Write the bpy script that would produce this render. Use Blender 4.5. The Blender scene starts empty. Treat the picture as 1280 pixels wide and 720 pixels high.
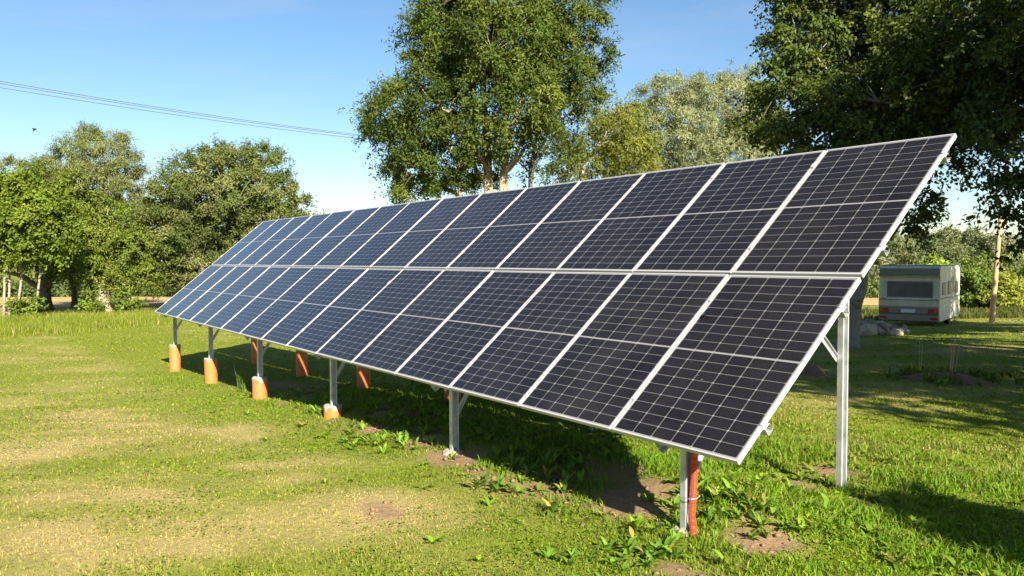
import bpy, bmesh, math, random
import numpy as np
from mathutils import Vector, Matrix

sc = bpy.context.scene
col = sc.collection
rng = np.random.default_rng(7)
R = math.radians

# ------------------------------------------------------------------ camera
CAM = np.array([20.399, -3.882, 1.238])
RIGHT = np.array([0.578, 0.816, -0.002]); RIGHT /= np.linalg.norm(RIGHT)
FWD = np.array([-0.815, 0.578, -0.036]); FWD -= RIGHT * (FWD @ RIGHT); FWD /= np.linalg.norm(FWD)
UP = np.cross(RIGHT, FWD)
FPX = 981.7
cd = bpy.data.cameras.new('camera')
cd.sensor_width = 36.0
cd.lens = 36.0 * FPX / 1280.0
cd.clip_start = 0.05
cd.clip_end = 6000
co = bpy.data.objects.new('camera', cd)
m = Matrix.Identity(4)
for i in range(3):
    m[i][0] = RIGHT[i]; m[i][1] = UP[i]; m[i][2] = -FWD[i]; m[i][3] = CAM[i]
co.matrix_world = m
col.objects.link(co)
sc.camera = co

# ------------------------------------------------------------------ sky and sun
SUN = np.array([1.77, -0.42, 1.0]); SUN /= np.linalg.norm(SUN)
sun_el = math.asin(SUN[2])
w = bpy.data.worlds.new('World')
sc.world = w
w.use_nodes = True
wn = w.node_tree
wn.nodes.clear()
sky = wn.nodes.new('ShaderNodeTexSky')
sky.sky_type = 'NISHITA'
sky.sun_disc = False
sky.sun_elevation = sun_el
sky.sun_rotation = math.atan2(SUN[0], SUN[1])
sky.air_density = 1.0
sky.dust_density = 0.35
sky.ozone_density = 2.2
wtc = wn.nodes.new('ShaderNodeTexCoord')
wmap = wn.nodes.new('ShaderNodeMapping')
wmap.inputs['Scale'].default_value = (1.2, 1.2, 7.0)
wmap.inputs['Rotation'].default_value = (R(8), R(-6), R(20))
wno = wn.nodes.new('ShaderNodeTexNoise')
wno.inputs['Scale'].default_value = 2.3
wno.inputs['Detail'].default_value = 6
wno.inputs['Roughness'].default_value = 0.62
wno.inputs['Distortion'].default_value = 0.5
wr = wn.nodes.new('ShaderNodeMapRange')
wr.inputs[1].default_value = 0.47; wr.inputs[2].default_value = 0.85
wr.inputs[3].default_value = 0.0; wr.inputs[4].default_value = 0.30
wmix = wn.nodes.new('ShaderNodeMixRGB')
wmix.inputs['Color2'].default_value = (4.2, 4.5, 4.9, 1)
wbg = wn.nodes.new('ShaderNodeBackground')
wbg.inputs['Strength'].default_value = 0.052
wo = wn.nodes.new('ShaderNodeOutputWorld')
L = wn.links.new
L(wtc.outputs['Generated'], wmap.inputs[0]); L(wmap.outputs[0], wno.inputs['Vector'])
L(wno.outputs['Fac'], wr.inputs[0]); L(wr.outputs[0], wmix.inputs['Fac'])
L(sky.outputs[0], wmix.inputs['Color1']); whs = wn.nodes.new('ShaderNodeHueSaturation')
whs.inputs['Saturation'].default_value = 1.14; whs.inputs['Value'].default_value = 1.03
L(wmix.outputs[0], whs.inputs['Color']); L(whs.outputs[0], wbg.inputs['Color']); L(wbg.outputs[0], wo.inputs[0])

sd = bpy.data.lights.new('sun', 'SUN')
sd.energy = 5.0
sd.angle = R(0.55)
sd.color = (1.0, 0.89, 0.70)
so = bpy.data.objects.new('sun', sd)
so.rotation_euler = Vector(SUN).to_track_quat('Z', 'Y').to_euler()
so.location = (30, -10, 30)
col.objects.link(so)

sc.view_settings.view_transform = 'Standard'
sc.view_settings.look = 'None'
sc.view_settings.exposure = 1.6
sc.view_settings.gamma = 1.0
sc.view_settings.use_curve_mapping = False
sc.cycles.max_bounces = 8
sc.cycles.transmission_bounces = 4

# ------------------------------------------------------------------ helpers
def at(px, py, depth):
    d = FWD + RIGHT * ((px - 640) / FPX) + UP * ((360 - py) / FPX)
    return CAM + depth * d

def _hash(ix, iy, seed):
    h = (ix.astype(np.int64) * 374761393 + iy.astype(np.int64) * 668265263 + seed * 982451653) & 0x7fffffff
    h = ((h ^ (h >> 13)) * 1274126177) & 0x7fffffff
    return ((h ^ (h >> 16)) & 0xffff) / 65535.0

def vnoise(x, y, scale, seed=0):
    x = np.asarray(x, float) / scale; y = np.asarray(y, float) / scale
    ix = np.floor(x); iy = np.floor(y)
    fx = x - ix; fy = y - iy
    fx = fx * fx * (3 - 2 * fx); fy = fy * fy * (3 - 2 * fy)
    a = _hash(ix, iy, seed); b = _hash(ix + 1, iy, seed)
    c = _hash(ix, iy + 1, seed); d = _hash(ix + 1, iy + 1, seed)
    return (a * (1 - fx) + b * fx) * (1 - fy) + (c * (1 - fx) + d * fx) * fy

def fbm(x, y, scale, seed=0, octv=4):
    s = 0; a = 1; t = 0
    for k in range(octv):
        s = s + a * vnoise(x, y, scale / 2 ** k, seed + 17 * k); t += a; a *= 0.55
    return s / t

def sstep(a, b, x):
    t = np.clip((x - a) / (b - a), 0, 1)
    return t * t * (3 - 2 * t)

GX = np.array([-1500, -75, -45, -30, -15, -6, 0.5, 3.7, 6.9, 10.1, 13.3, 16.5, 20, 40, 1500.])
GZ = np.array([-3.6, -3.3, -2.35, -1.97, -1.75, -1.58, -1.38, -1.28, -1.14, -.96, -.81, -.74, -.58, -.45, -.45])

def berm(x, y):
    g = np.exp(-((y - 1.05) / 0.55) ** 2) * sstep(6.5, 9, x) * (1 - sstep(16.6, 17.6, x))
    return g * (0.07 + 0.16 * fbm(x, y, 1.1, 31))

def gz(x, y):
    x = np.asarray(x, float); y = np.asarray(y, float)
    z = 0
    for o in (-1.2, -0.6, 0, 0.6, 1.2):
        z = z + np.interp(x + o, GX, GZ) / 5
    z = z - np.clip(y - 10, 0, 40) * 0.006
    near = 1 - sstep(30, 60, np.hypot(x - 15, y))
    z = z + near * ((fbm(x, y, 2.2, 3) - 0.5) * 0.07 + (vnoise(x, y, 0.4, 9) - 0.5) * 0.018)
    return z + berm(x, y)

def spots(x, y, lst):
    s = 0
    for (sx, sy, r, rr) in lst:
        dx = (x - sx); dy = (y - sy)
        s = np.maximum(s, np.exp(-((dx / r) ** 2 + (dy / rr) ** 2)))
    return s

def onground(px, py):
    d = FWD + RIGHT * ((px - 640) / FPX) + UP * ((360 - py) / FPX)
    z = -0.8
    for _ in range(14):
        p = CAM + d * ((z - CAM[2]) / d[2])
        z = 0.5 * z + 0.5 * float(gz(p[0], p[1]))
    return p[0], p[1]

def _sp(px, py, rx, ry):
    p = onground(px, py)
    return (p[0], p[1], rx, ry)

SOIL = [_sp(463, 537, .45, .25), _sp(520, 552, .5, .3), _sp(570, 574, .5, .3), _sp(800, 622, .45, .38),
        _sp(790, 632, .35, .25), _sp(965, 686, .22, .16), _sp(845, 712, .2, .14), _sp(1040, 590, .3, .2),
        _sp(985, 607, .35, .2), _sp(1085, 628, .25, .18), _sp(1006, 470, .7, .5), _sp(480, 640, .28, .12),
        _sp(900, 595, .3, .2), _sp(400, 490, 1.0, .5), _sp(350, 483, .9, .5), _sp(640, 600, .6, .3)]
DRY = [_sp(150, 575, 1.3, .8), _sp(340, 595, 1.2, .6), _sp(130, 528, 1.8, .9), _sp(490, 640, .9, .4), _sp(320, 545, 1.2, .6),
       _sp(60, 560, 1.6, .8), _sp(220, 640, 1.2, .5), _sp(30, 610, 1.2, .5), _sp(1130, 505, 1.6, .9),
       _sp(80, 660, 1.1, .45)]

def soil_mask(x, y):
    strip = np.exp(-((y - 0.95) / 0.75) ** 2) * sstep(6, 8, x) * (1 - sstep(17, 18, x)) * sstep(.42, .62, fbm(x, y, 1.0, 51))
    sp = spots(x, y, SOIL) * sstep(.24, .5, fbm(x, y, 0.35, 61))
    return np.clip(strip * 0.75 + sp * 1.35, 0, 1)

def dry_mask(x, y):
    left = sstep(-0.1, 1.3, -y)
    right = sstep(2.5, 4.5, y)
    u = (x * .578 + y * .816) * .38; v = -.815 * x + .578 * y        # faint mowing direction
    n1_ = .6 * fbm(u, v, .9, 71, 6) + .4 * fbm(x, y, 2.4, 75, 5)
    g = sstep(.40, .66, n1_) * 0.52 * (0.15 + 0.85 * np.maximum(left, right * .8))
    g = g + spots(x, y, DRY) * sstep(.34, .62, fbm(u, v, .5, 72, 5)) * 0.6
    return np.clip(g + 0.10 * left, 0, 1)

def lush_mask(x, y):
    a = sstep(-.4, .9, y) * (1 - sstep(3.6, 6.0, y)) * sstep(6, 9, x) * (1 - sstep(23, 26, x))
    return np.clip(a * (.55 + .6 * fbm(x, y, 1.5, 145)), 0, 1)

def clear_of_posts(x, y):
    k = np.ones(len(x), bool)
    return k

def np_mesh(name, V, quads=None, tris=None, mat=None, parent=None, attrs=None, smooth=False):
    me = bpy.data.meshes.new(name)
    V = np.asarray(V, np.float32)
    nq = 0 if quads is None else len(quads); nt = 0 if tris is None else len(tris)
    idx = []
    if nq: idx.append(np.asarray(quads, np.int32).ravel())
    if nt: idx.append(np.asarray(tris, np.int32).ravel())
    idx = np.concatenate(idx)
    me.vertices.add(len(V)); me.vertices.foreach_set('co', V.ravel())
    me.loops.add(len(idx)); me.loops.foreach_set('vertex_index', idx)
    me.polygons.add(nq + nt)
    st = np.concatenate([np.arange(nq) * 4, nq * 4 + np.arange(nt) * 3]).astype(np.int32)
    me.polygons.foreach_set('loop_start', st)
    if smooth:
        me.polygons.foreach_set('use_smooth', np.ones(nq + nt, bool))
    for k, a in (attrs or {}).items():
        a = np.asarray(a, np.float32)
        if a.ndim == 1:
            at_ = me.attributes.new(k, 'FLOAT', 'POINT'); at_.data.foreach_set('value', a)
        else:
            if a.shape[1] == 3: a = np.concatenate([a, np.ones((len(a), 1), np.float32)], 1)
            at_ = me.attributes.new(k, 'FLOAT_COLOR', 'POINT'); at_.data.foreach_set('color', a.ravel())
    me.update(calc_edges=True)
    me.validate()
    if mat: me.materials.append(mat)
    o = bpy.data.objects.new(name, me)
    col.objects.link(o)
    if parent is not None: o.parent = parent
    return o

def tag(o, label, cat, group=None, kind=None):
    o['label'] = label; o['category'] = cat
    if group: o['group'] = group
    if kind: o['kind'] = kind
    return o

def empty(name, loc, label=None, cat=None, group=None, rotz=0):
    o = bpy.data.objects.new(name, None)
    o.empty_display_size = 0.2
    o.location = Vector([float(v) for v in loc]); o.rotation_euler = (0, 0, rotz)
    col.objects.link(o)
    if label: tag(o, label, cat, group)
    return o

class MB:
    """collects polygons of one part"""
    def __init__(self): self.v = []; self.f = []
    def add(self, vs, fs):
        b = len(self.v)
        self.v += [tuple(float(c) for c in p) for p in vs]; self.f += [tuple(b + i for i in f) for f in fs]
        return self
    def box(self, x0, x1, y0, y1, z0, z1):
        vs = [(x, y, z) for z in (z0, z1) for y in (y0, y1) for x in (x0, x1)]
        return self.add(vs, [(0, 2, 3, 1), (4, 5, 7, 6), (0, 1, 5, 4), (2, 6, 7, 3), (0, 4, 6, 2), (1, 3, 7, 5)])
    def prism(self, prof, p0, p1, ax, ay):
        """closed 2-D outline swept from p0 to p1; ax, ay are its two axes"""
        p0, p1, ax, ay = (np.asarray(q, float) for q in (p0, p1, ax, ay))
        n = len(prof)
        vs = [p0 + a * ax + b * ay for a, b in prof] + [p1 + a * ax + b * ay for a, b in prof]
        fs = [(i, (i + 1) % n, n + (i + 1) % n, n + i) for i in range(n)]
        fs += [tuple(range(n - 1, -1, -1)), tuple(range(n, 2 * n))]
        return self.add(vs, fs)
    def tube(self, pts, rad, sides=10, caps=True):
        V, Q = tube_np(pts, rad, sides)
        n = len(pts)
        fs = [tuple(q) for q in Q]
        if caps:
            fs += [tuple(range(sides - 1, -1, -1)), tuple(range((n - 1) * sides, n * sides))]
        return self.add(V, fs)
    def build(self, name, mat, parent=None, bevel=0, seg=2, smooth=False):
        me = bpy.data.meshes.new(name)
        me.from_pydata(self.v, [], self.f)
        bm = bmesh.new(); bm.from_mesh(me)
        bmesh.ops.recalc_face_normals(bm, faces=bm.faces)
        if bevel > 0:
            es = [e for e in bm.edges if len(e.link_faces) == 2 and e.calc_face_angle(0) > 0.5]
            bmesh.ops.bevel(bm, geom=es, offset=bevel, segments=seg, affect='EDGES', profile=0.6, clamp_overlap=True)
        if smooth:
            for f in bm.faces: f.smooth = True
        bm.to_mesh(me); bm.free()
        if smooth:
            try: me.set_sharp_from_angle(angle=R(40))
            except Exception: pass
        if mat: me.materials.append(mat)
        o = bpy.data.objects.new(name, me)
        col.objects.link(o)
        if parent is not None: o.parent = parent
        return o

def tube_np(pts, rad, sides=8):
    P = np.asarray(pts, float); n = len(P)
    rad = np.broadcast_to(np.asarray(rad, float), (n,))
    T = np.gradient(P, axis=0); T /= np.linalg.norm(T, axis=1, keepdims=True) + 1e-9
    ref = np.array([0.31, 0.17, 0.93]) if abs(T[0][2]) < 0.9 else np.array([1., 0.1, 0])
    A = np.cross(T, ref); A /= np.linalg.norm(A, axis=1, keepdims=True) + 1e-9
    B = np.cross(T, A)
    an = np.arange(sides) / sides * 2 * np.pi
    V = P[:, None] + rad[:, None, None] * (np.cos(an)[None, :, None] * A[:, None] + np.sin(an)[None, :, None] * B[:, None])
    V = V.reshape(-1, 3)
    i = np.arange(n - 1)[:, None] * sides; j = np.arange(sides)[None]; j2 = (j + 1) % sides
    Q = np.stack([i + j, i + j2, i + sides + j2, i + sides + j], -1).reshape(-1, 4)
    return V, Q

# ------------------------------------------------------------------ materials
def mat_new(name):
    mt = bpy.data.materials.new(name); mt.use_nodes = True
    nt = mt.node_tree
    return mt, nt, nt.nodes['Principled BSDF'], nt.links.new

def nd(nt, typ, **kw):
    n = nt.nodes.new(typ)
    for k, v in kw.items(): setattr(n, k, v)
    return n

def math_node(nt, op, a, b=None, clamp=False):
    n = nt.nodes.new('ShaderNodeMath'); n.operation = op; n.use_clamp = clamp
    for i, q in enumerate((a, b)):
        if q is None: continue
        if isinstance(q, (int, float)): n.inputs[i].default_value = q
        else: nt.links.new(q, n.inputs[i])
    return n.outputs[0]

def simple(name, color, rough=0.5, metal=0.0, noise=0.15, nscale=8.0, bump=0.0, dirt=None, dirt_amt=0.0, spec=0.5):
    mt, nt, bs, lk = mat_new(name)
    tc = nd(nt, 'ShaderNodeTexCoord')
    no = nd(nt, 'ShaderNodeTexNoise'); no.inputs['Scale'].default_value = nscale; no.inputs['Detail'].default_value = 6
    lk(tc.outputs['Object'], no.inputs['Vector'])
    mx = nd(nt, 'ShaderNodeMixRGB')
    c = np.array(color)
    mx.inputs[1].default_value = (*np.clip(c * (1 - noise), 0, 1), 1); mx.inputs[2].default_value = (*np.clip(c * (1 + noise), 0, 1), 1)
    lk(no.outputs['Fac'], mx.inputs['Fac'])
    out = mx.outputs[0]
    if dirt is not None:
        n2 = nd(nt, 'ShaderNodeTexNoise'); n2.inputs['Scale'].default_value = nscale * 0.45; n2.inputs['Detail'].default_value = 8
        n2.inputs['Roughness'].default_value = 0.7
        lk(tc.outputs['Object'], n2.inputs['Vector'])
        mr = nd(nt, 'ShaderNodeMapRange'); mr.inputs[1].default_value = .45; mr.inputs[2].default_value = .75; mr.inputs[4].default_value = dirt_amt
        lk(n2.outputs['Fac'], mr.inputs[0])
        m2 = nd(nt, 'ShaderNodeMixRGB'); m2.inputs[2].default_value = (*dirt, 1)
        lk(mr.outputs[0], m2.inputs['Fac']); lk(out, m2.inputs[1]); out = m2.outputs[0]
    lk(out, bs.inputs['Base Color'])
    bs.inputs['Roughness'].default_value = rough; bs.inputs['Metallic'].default_value = metal
    bs.inputs['Specular IOR Level'].default_value = spec
    if bump:
        bp = nd(nt, 'ShaderNodeBump'); bp.inputs['Strength'].default_value = bump; bp.inputs['Distance'].default_value = 0.02
        lk(no.outputs['Fac'], bp.inputs['Height']); lk(bp.outputs[0], bs.inputs['Normal'])
    return mt

def leaf_mat(name, trans=0.35, rough=0.6, spec=0.22):
    mt, nt, bs, lk = mat_new(name)
    a = nd(nt, 'ShaderNodeAttribute', attribute_name='Col')
    lk(a.outputs['Color'], bs.inputs['Base Color'])
    bs.inputs['Roughness'].default_value = rough
    bs.inputs['Specular IOR Level'].default_value = spec
    tr = nd(nt, 'ShaderNodeBsdfTranslucent')
    hs = nd(nt, 'ShaderNodeMixRGB', blend_type='MULTIPLY'); hs.inputs['Fac'].default_value = 1
    hs.inputs[2].default_value = (1.35, 1.25, 0.55, 1)
    lk(a.outputs['Color'], hs.inputs[1]); lk(hs.outputs[0], tr.inputs['Color'])
    mix = nd(nt, 'ShaderNodeMixShader'); mix.inputs['Fac'].default_value = trans
    lk(bs.outputs[0], mix.inputs[1]); lk(tr.outputs[0], mix.inputs[2])
    lk(mix.outputs[0], nt.nodes['Material Output'].inputs['Surface'])
    return mt

M = {}
M['leaf'] = leaf_mat('leaf_surface', 0.32)
M['grass'] = leaf_mat('grass_surface', 0.32, 0.65, 0.15)
M['galv'] = simple('galvanised_steel', (0.55, 0.58, 0.60), 0.45, 0.5, 0.3, 16, 0.03, (0.27, 0.29, 0.30), .75)
M['alu'] = simple('anodised_aluminium', (0.56, 0.56, 0.56), 0.42, 0.35, 0.05, 30)
M['orange'] = simple('orange_pvc', (0.62, 0.17, 0.045), 0.5, 0, 0.22, 7, 0, (0.30, 0.17, 0.09), .8)
M['concrete'] = simple('concrete', (0.33, 0.30, 0.265), 0.9, 0, 0.25, 25, 0.4, (0.42, 0.36, 0.29), .5)
M['red'] = simple('red_conduit', (0.66, 0.055, 0.018), 0.4, 0, 0.1, 20)
M['white'] = simple('white_plastic', (0.75, 0.76, 0.74), 0.4, 0, 0.05, 20)
M['black'] = simple('black_rubber', (0.02, 0.02, 0.022), 0.6, 0, 0.3, 20)
M['bark_pale'] = simple('pale_bark', (0.38, 0.30, 0.215), 0.9, 0, 0.3, 6, 0.6, (0.14, 0.12, 0.09), .7)
M['bark_dark'] = simple('dark_bark', (0.11, 0.09, 0.07), 0.9, 0, 0.4, 7, 0.8, (0.05, 0.045, 0.035), .6)
M['bark_mid'] = simple('grey_bark', (0.24, 0.22, 0.19), 0.9, 0, 0.35, 7, 0.7, (0.10, 0.09, 0.07), .6)
M['birch'] = simple('white_bark', (0.31, 0.275, 0.21), 0.8, 0, 0.2, 12, 0.3, (0.12, 0.11, 0.1), .8)
M['pole'] = simple('weathered_wood', (0.46, 0.31, 0.18), 0.85, 0, 0.25, 14, 0.4, (0.19, 0.135, 0.09), .6)
M['stone'] = simple('field_stone', (0.24, 0.19, 0.145), 0.85, 0, 0.45, 9, 1.0, (0.16, 0.15, 0.14), .6)
M['stone_pale'] = simple('pale_field_stone', (0.40, 0.33, 0.26), 0.85, 0, 0.4, 9, 1.0, (0.22, 0.2, 0.18), .6)
M['soil'] = simple('soil', (0.19, 0.12, 0.07), 0.95, 0, 0.45, 20, 0.9, (0.27, 0.185, 0.115), .5)
M['soil_red'] = simple('reddish_soil', (0.17, 0.095, 0.05), 0.95, 0, 0.35, 10, 0.9, (0.10, 0.065, 0.035), .6)
M['cara'] = simple('caravan_paint', (0.58, 0.55, 0.45), 0.42, 0, 0.07, 3, 0, (0.34, 0.36, 0.30), .75)
_nt = M['cara'].node_tree
_tc = [n for n in _nt.nodes if n.type == 'TEX_COORD'][0]
_mp = _nt.nodes.new('ShaderNodeMapping'); _mp.inputs['Scale'].default_value = (3.2, 3.2, .45)
_nt.links.new(_tc.outputs['Object'], _mp.inputs[0])
_nt.links.new(_mp.outputs[0], [n for n in _nt.nodes if n.type == 'TEX_NOISE'][1].inputs['Vector'])
M['cara_roof'] = simple('weathered_roof_paint', (0.17, 0.19, 0.15), 0.6, 0, 0.2, 4, 0, (0.14, 0.15, 0.11), .7)
M['cara_low'] = simple('grubby_lower_panel', (0.22, 0.205, 0.175), 0.5, 0, 0.15, 3, 0, (0.18, 0.16, 0.13), .6)
M['trim'] = simple('grey_trim', (0.16, 0.165, 0.16), 0.5, 0.1, 0.1, 8)
M['lamp_red'] = simple('red_lens', (0.28, 0.03, 0.025), 0.25, 0, 0.1, 10)
M['lamp_amber'] = simple('amber_lens', (0.42, 0.12, 0.03), 0.25, 0, 0.1, 10)
M['curtain'] = simple('dusty_curtain', (0.075, 0.07, 0.08), 0.9, 0, 0.3, 9)
M['plate'] = simple('number_plate', (0.62, 0.66, 0.70), 0.4, 0, 0.04, 20)
M['cable'] = simple('power_cable', (0.06, 0.06, 0.065), 0.6, 0, 0.1, 5)
M['insul'] = simple('porcelain', (0.7, 0.68, 0.64), 0.25, 0, 0.05, 10)
M['insect'] = simple('black_chitin', (0.008, 0.008, 0.009), 0.3, 0, 0.2, 100)

def glass_mat():
    mt, nt, bs, lk = mat_new('tinted_acrylic')
    bs.inputs['Base Color'].default_value = (0.018, 0.018, 0.024, 1)
    bs.inputs['Roughness'].default_value = 0.09
    bs.inputs['Specular IOR Level'].default_value = 0.6
    tc = nd(nt, 'ShaderNodeTexCoord'); no = nd(nt, 'ShaderNodeTexNoise')
    no.inputs['Scale'].default_value = 3; no.inputs['Detail'].default_value = 5
    lk(tc.outputs['Object'], no.inputs['Vector'])
    mr = nd(nt, 'ShaderNodeMapRange'); mr.inputs[3].default_value = .2; mr.inputs[4].default_value = .45
    lk(no.outputs['Fac'], mr.inputs[0]); lk(mr.outputs[0], bs.inputs['Roughness'])
    mx = nd(nt, 'ShaderNodeMixRGB'); mx.inputs[1].default_value = (.03, .03, .036, 1); mx.inputs[2].default_value = (.15, .145, .16, 1)
    lk(no.outputs['Fac'], mx.inputs['Fac']); lk(mx.outputs[0], bs.inputs['Base Color'])
    return mt
M['glass'] = glass_mat()

PW, PH = 1.134, 1.722          # one panel
PITCH = 1.154
GAP = 0.030
TILT = R(40.2)
NCOL = 15

def cell_mat():
    """half-cut cells: 6 columns, 2 x 9 rows, pale gaps, corner diamonds, fine busbars"""
    mt, nt, bs, lk = mat_new('solar_cells')
    tc = nd(nt, 'ShaderNodeTexCoord')
    sp = nd(nt, 'ShaderNodeSeparateXYZ'); lk(tc.outputs['Object'], sp.inputs[0])
    mn = lambda op, a, b=None, c=False: math_node(nt, op, a, b, c)
    mx_, my_ = 0.021, 0.024
    cw = (PW - 2 * mx_) / 6
    mid = PH / 2
    cg = 0.007                                   # half of the centre gap
    ch = (mid - cg - my_) / 9
    ux = mn('DIVIDE', mn('SUBTRACT', sp.outputs[0], mx_), cw)
    fx = mn('FRACT', ux)
    dx = mn('MULTIPLY', mn('SUBTRACT', 0.5, mn('ABSOLUTE', mn('SUBTRACT', fx, 0.5))), cw)   # metres from the column line
    yy = mn('SUBTRACT', mn('ABSOLUTE', mn('SUBTRACT', sp.outputs[1], mid)), cg)                  # distance from centre line edge
    fy = mn('FRACT', mn('DIVIDE', mn('MAXIMUM', yy, 0.0), ch))
    dy = mn('MULTIPLY', mn('SUBTRACT', 0.5, mn('ABSOLUTE', mn('SUBTRACT', fy, 0.5))), ch)
    lx = mn('LESS_THAN', dx, 0.0021)
    ly = mn('LESS_THAN', dy, 0.0014)
    dia = mn('LESS_THAN', mn('ADD', dx, dy), 0.0105)
    cen = mn('LESS_THAN', yy, 0.0)
    ox = mn('MAXIMUM', mn('LESS_THAN', sp.outputs[0], mx_), mn('GREATER_THAN', sp.outputs[0], PW - mx_))
    oy = mn('MAXIMUM', mn('LESS_THAN', sp.outputs[1], my_), mn('GREATER_THAN', sp.outputs[1], PH - my_))
    white = mn('MAXIMUM', mn('MAXIMUM', mn('MAXIMUM', lx, ly), mn('MAXIMUM', dia, cen)), mn('MAXIMUM', ox, oy))
    bf = mn('FRACT', mn('MULTIPLY', ux, 10.0))
    bus = mn('LESS_THAN', mn('ABSOLUTE', mn('SUBTRACT', bf, 0.5)), 0.028)
    # cell tone: faint per-cell and dust variation
    no = nd(nt, 'ShaderNodeTexNoise'); no.inputs['Scale'].default_value = 2.4; no.inputs['Detail'].default_value = 5
    oi = nd(nt, 'ShaderNodeObjectInfo')
    cmb = nd(nt, 'ShaderNodeCombineXYZ')
    lk(mn('FLOOR', ux), cmb.inputs[0]); lk(mn('FLOOR', mn('DIVIDE', sp.outputs[1], ch)), cmb.inputs[1]); lk(mn('MULTIPLY', oi.outputs['Random'], 91.0), cmb.inputs[2])
    wnz = nd(nt, 'ShaderNodeTexWhiteNoise'); lk(cmb.outputs[0], wnz.inputs['Vector'])
    vadd = nd(nt, 'ShaderNodeVectorMath', operation='ADD'); lk(tc.outputs['Object'], vadd.inputs[0])
    cb2 = nd(nt, 'ShaderNodeCombineXYZ'); lk(mn('MULTIPLY', oi.outputs['Random'], 40.0), cb2.inputs[2]); lk(cb2.outputs[0], vadd.inputs[1])
    lk(vadd.outputs[0], no.inputs['Vector'])
    c1 = nd(nt, 'ShaderNodeMixRGB'); c1.inputs[1].default_value = (.0058, .0046, .0058, 1); c1.inputs[2].default_value = (.0092, .0076, .0090, 1)
    lk(wnz.outputs['Value'], c1.inputs['Fac'])
    c2 = nd(nt, 'ShaderNodeMixRGB'); c2.inputs[2].default_value = (.16, .15, .15, 1)
    lk(c1.outputs[0], c2.inputs[1]); lk(mn('MULTIPLY', bus, 0.45), c2.inputs['Fac'])
    c3 = nd(nt, 'ShaderNodeMixRGB'); c3.inputs[2].default_value = (.225, .225, .23, 1)
    lk(c2.outputs[0], c3.inputs[1]); lk(white, c3.inputs['Fac'])
    # dust film and small specks
    dn = nd(nt, 'ShaderNodeTexNoise'); dn.inputs['Scale'].default_value = 38; dn.inputs['Detail'].default_value = 3
    lk(vadd.outputs[0], dn.inputs['Vector'])
    dsp = nd(nt, 'ShaderNodeMapRange'); dsp.inputs[1].default_value = .735; dsp.inputs[2].default_value = .78; dsp.inputs[4].default_value = .5
    lk(dn.outputs['Fac'], dsp.inputs[0])
    dfi = nd(nt, 'ShaderNodeMapRange'); dfi.inputs[1].default_value = .3; dfi.inputs[2].default_value = .8; dfi.inputs[3].default_value = .0; dfi.inputs[4].default_value = .022
    lk(no.outputs['Fac'], dfi.inputs[0])
    c4 = nd(nt, 'ShaderNodeMixRGB'); c4.inputs[2].default_value = (.30, .28, .25, 1)
    lk(c3.outputs[0], c4.inputs[1]); lk(mn('MAXIMUM', dsp.outputs[0], mn('MULTIPLY', dfi.outputs[0], mn('ADD', .3, mn('MULTIPLY', oi.outputs['Random'], 1.7)))), c4.inputs['Fac'])
    lk(c4.outputs[0], bs.inputs['Base Color'])
    rr = nd(nt, 'ShaderNodeMapRange'); rr.inputs[3].default_value = .10; rr.inputs[4].default_value = .22
    lk(no.outputs['Fac'], rr.inputs[0]); lk(rr.outputs[0], bs.inputs['Roughness'])
    bs.inputs['Specular IOR Level'].default_value = 0.30
    return mt
M['cells'] = cell_mat()

def ground_mat():
    mt, nt, bs, lk = mat_new('lawn_ground')
    tc = nd(nt, 'ShaderNodeTexCoord')
    a_d = nd(nt, 'ShaderNodeAttribute', attribute_name='dry'); a_s = nd(nt, 'ShaderNodeAttribute', attribute_name='soil')
    n1 = nd(nt, 'ShaderNodeTexNoise'); n1.inputs['Scale'].default_value = 14; n1.inputs['Detail'].default_value = 8; n1.inputs['Roughness'].default_value = .7
    n2 = nd(nt, 'ShaderNodeTexNoise'); n2.inputs['Scale'].default_value = 1.1; n2.inputs['Detail'].default_value = 6
    n3 = nd(nt, 'ShaderNodeTexNoise'); n3.inputs['Scale'].default_value = 60; n3.inputs['Detail'].default_value = 6
    for n in (n1, n2, n3): lk(tc.outputs['Object'], n.inputs['Vector'])
    g = nd(nt, 'ShaderNodeMixRGB'); g.inputs[1].default_value = (.11, .155, .009, 1); g.inputs[2].default_value = (.175, .22, .016, 1)
    lk(n2.outputs['Fac'], g.inputs['Fac'])
    t = nd(nt, 'ShaderNodeMixRGB'); t.inputs[1].default_value = (.26, .22, .075, 1); t.inputs[2].default_value = (.44, .34, .15, 1)
    lk(n1.outputs['Fac'], t.inputs['Fac'])
    s = nd(nt, 'ShaderNodeMixRGB'); s.inputs[1].default_value = (.15, .09, .05, 1); s.inputs[2].default_value = (.36, .25, .155, 1)
    lk(n3.outputs['Fac'], s.inputs['Fac'])
    f1 = math_node(nt, 'ADD', math_node(nt, 'MULTIPLY', a_d.outputs['Fac'], 1.0), math_node(nt, 'SUBTRACT', math_node(nt, 'MULTIPLY', n1.outputs['Fac'], .5), .22), True)
    mA = nd(nt, 'ShaderNodeMixRGB'); lk(f1, mA.inputs['Fac']); lk(g.outputs[0], mA.inputs[1]); lk(t.outputs[0], mA.inputs[2])
    mB = nd(nt, 'ShaderNodeMixRGB'); lk(a_s.outputs['Fac'], mB.inputs['Fac']); lk(mA.outputs[0], mB.inputs[1]); lk(s.outputs[0], mB.inputs[2])
    lk(mB.outputs[0], bs.inputs['Base Color'])
    bs.inputs['Roughness'].default_value = 0.95; bs.inputs['Specular IOR Level'].default_value = 0.15
    bp = nd(nt, 'ShaderNodeBump'); bp.inputs['Strength'].default_value = 1.0; bp.inputs['Distance'].default_value = 0.03
    lk(n1.outputs['Fac'], bp.inputs['Height']); lk(bp.outputs[0], bs.inputs['Normal'])
    return mt
M['ground'] = ground_mat()

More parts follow.
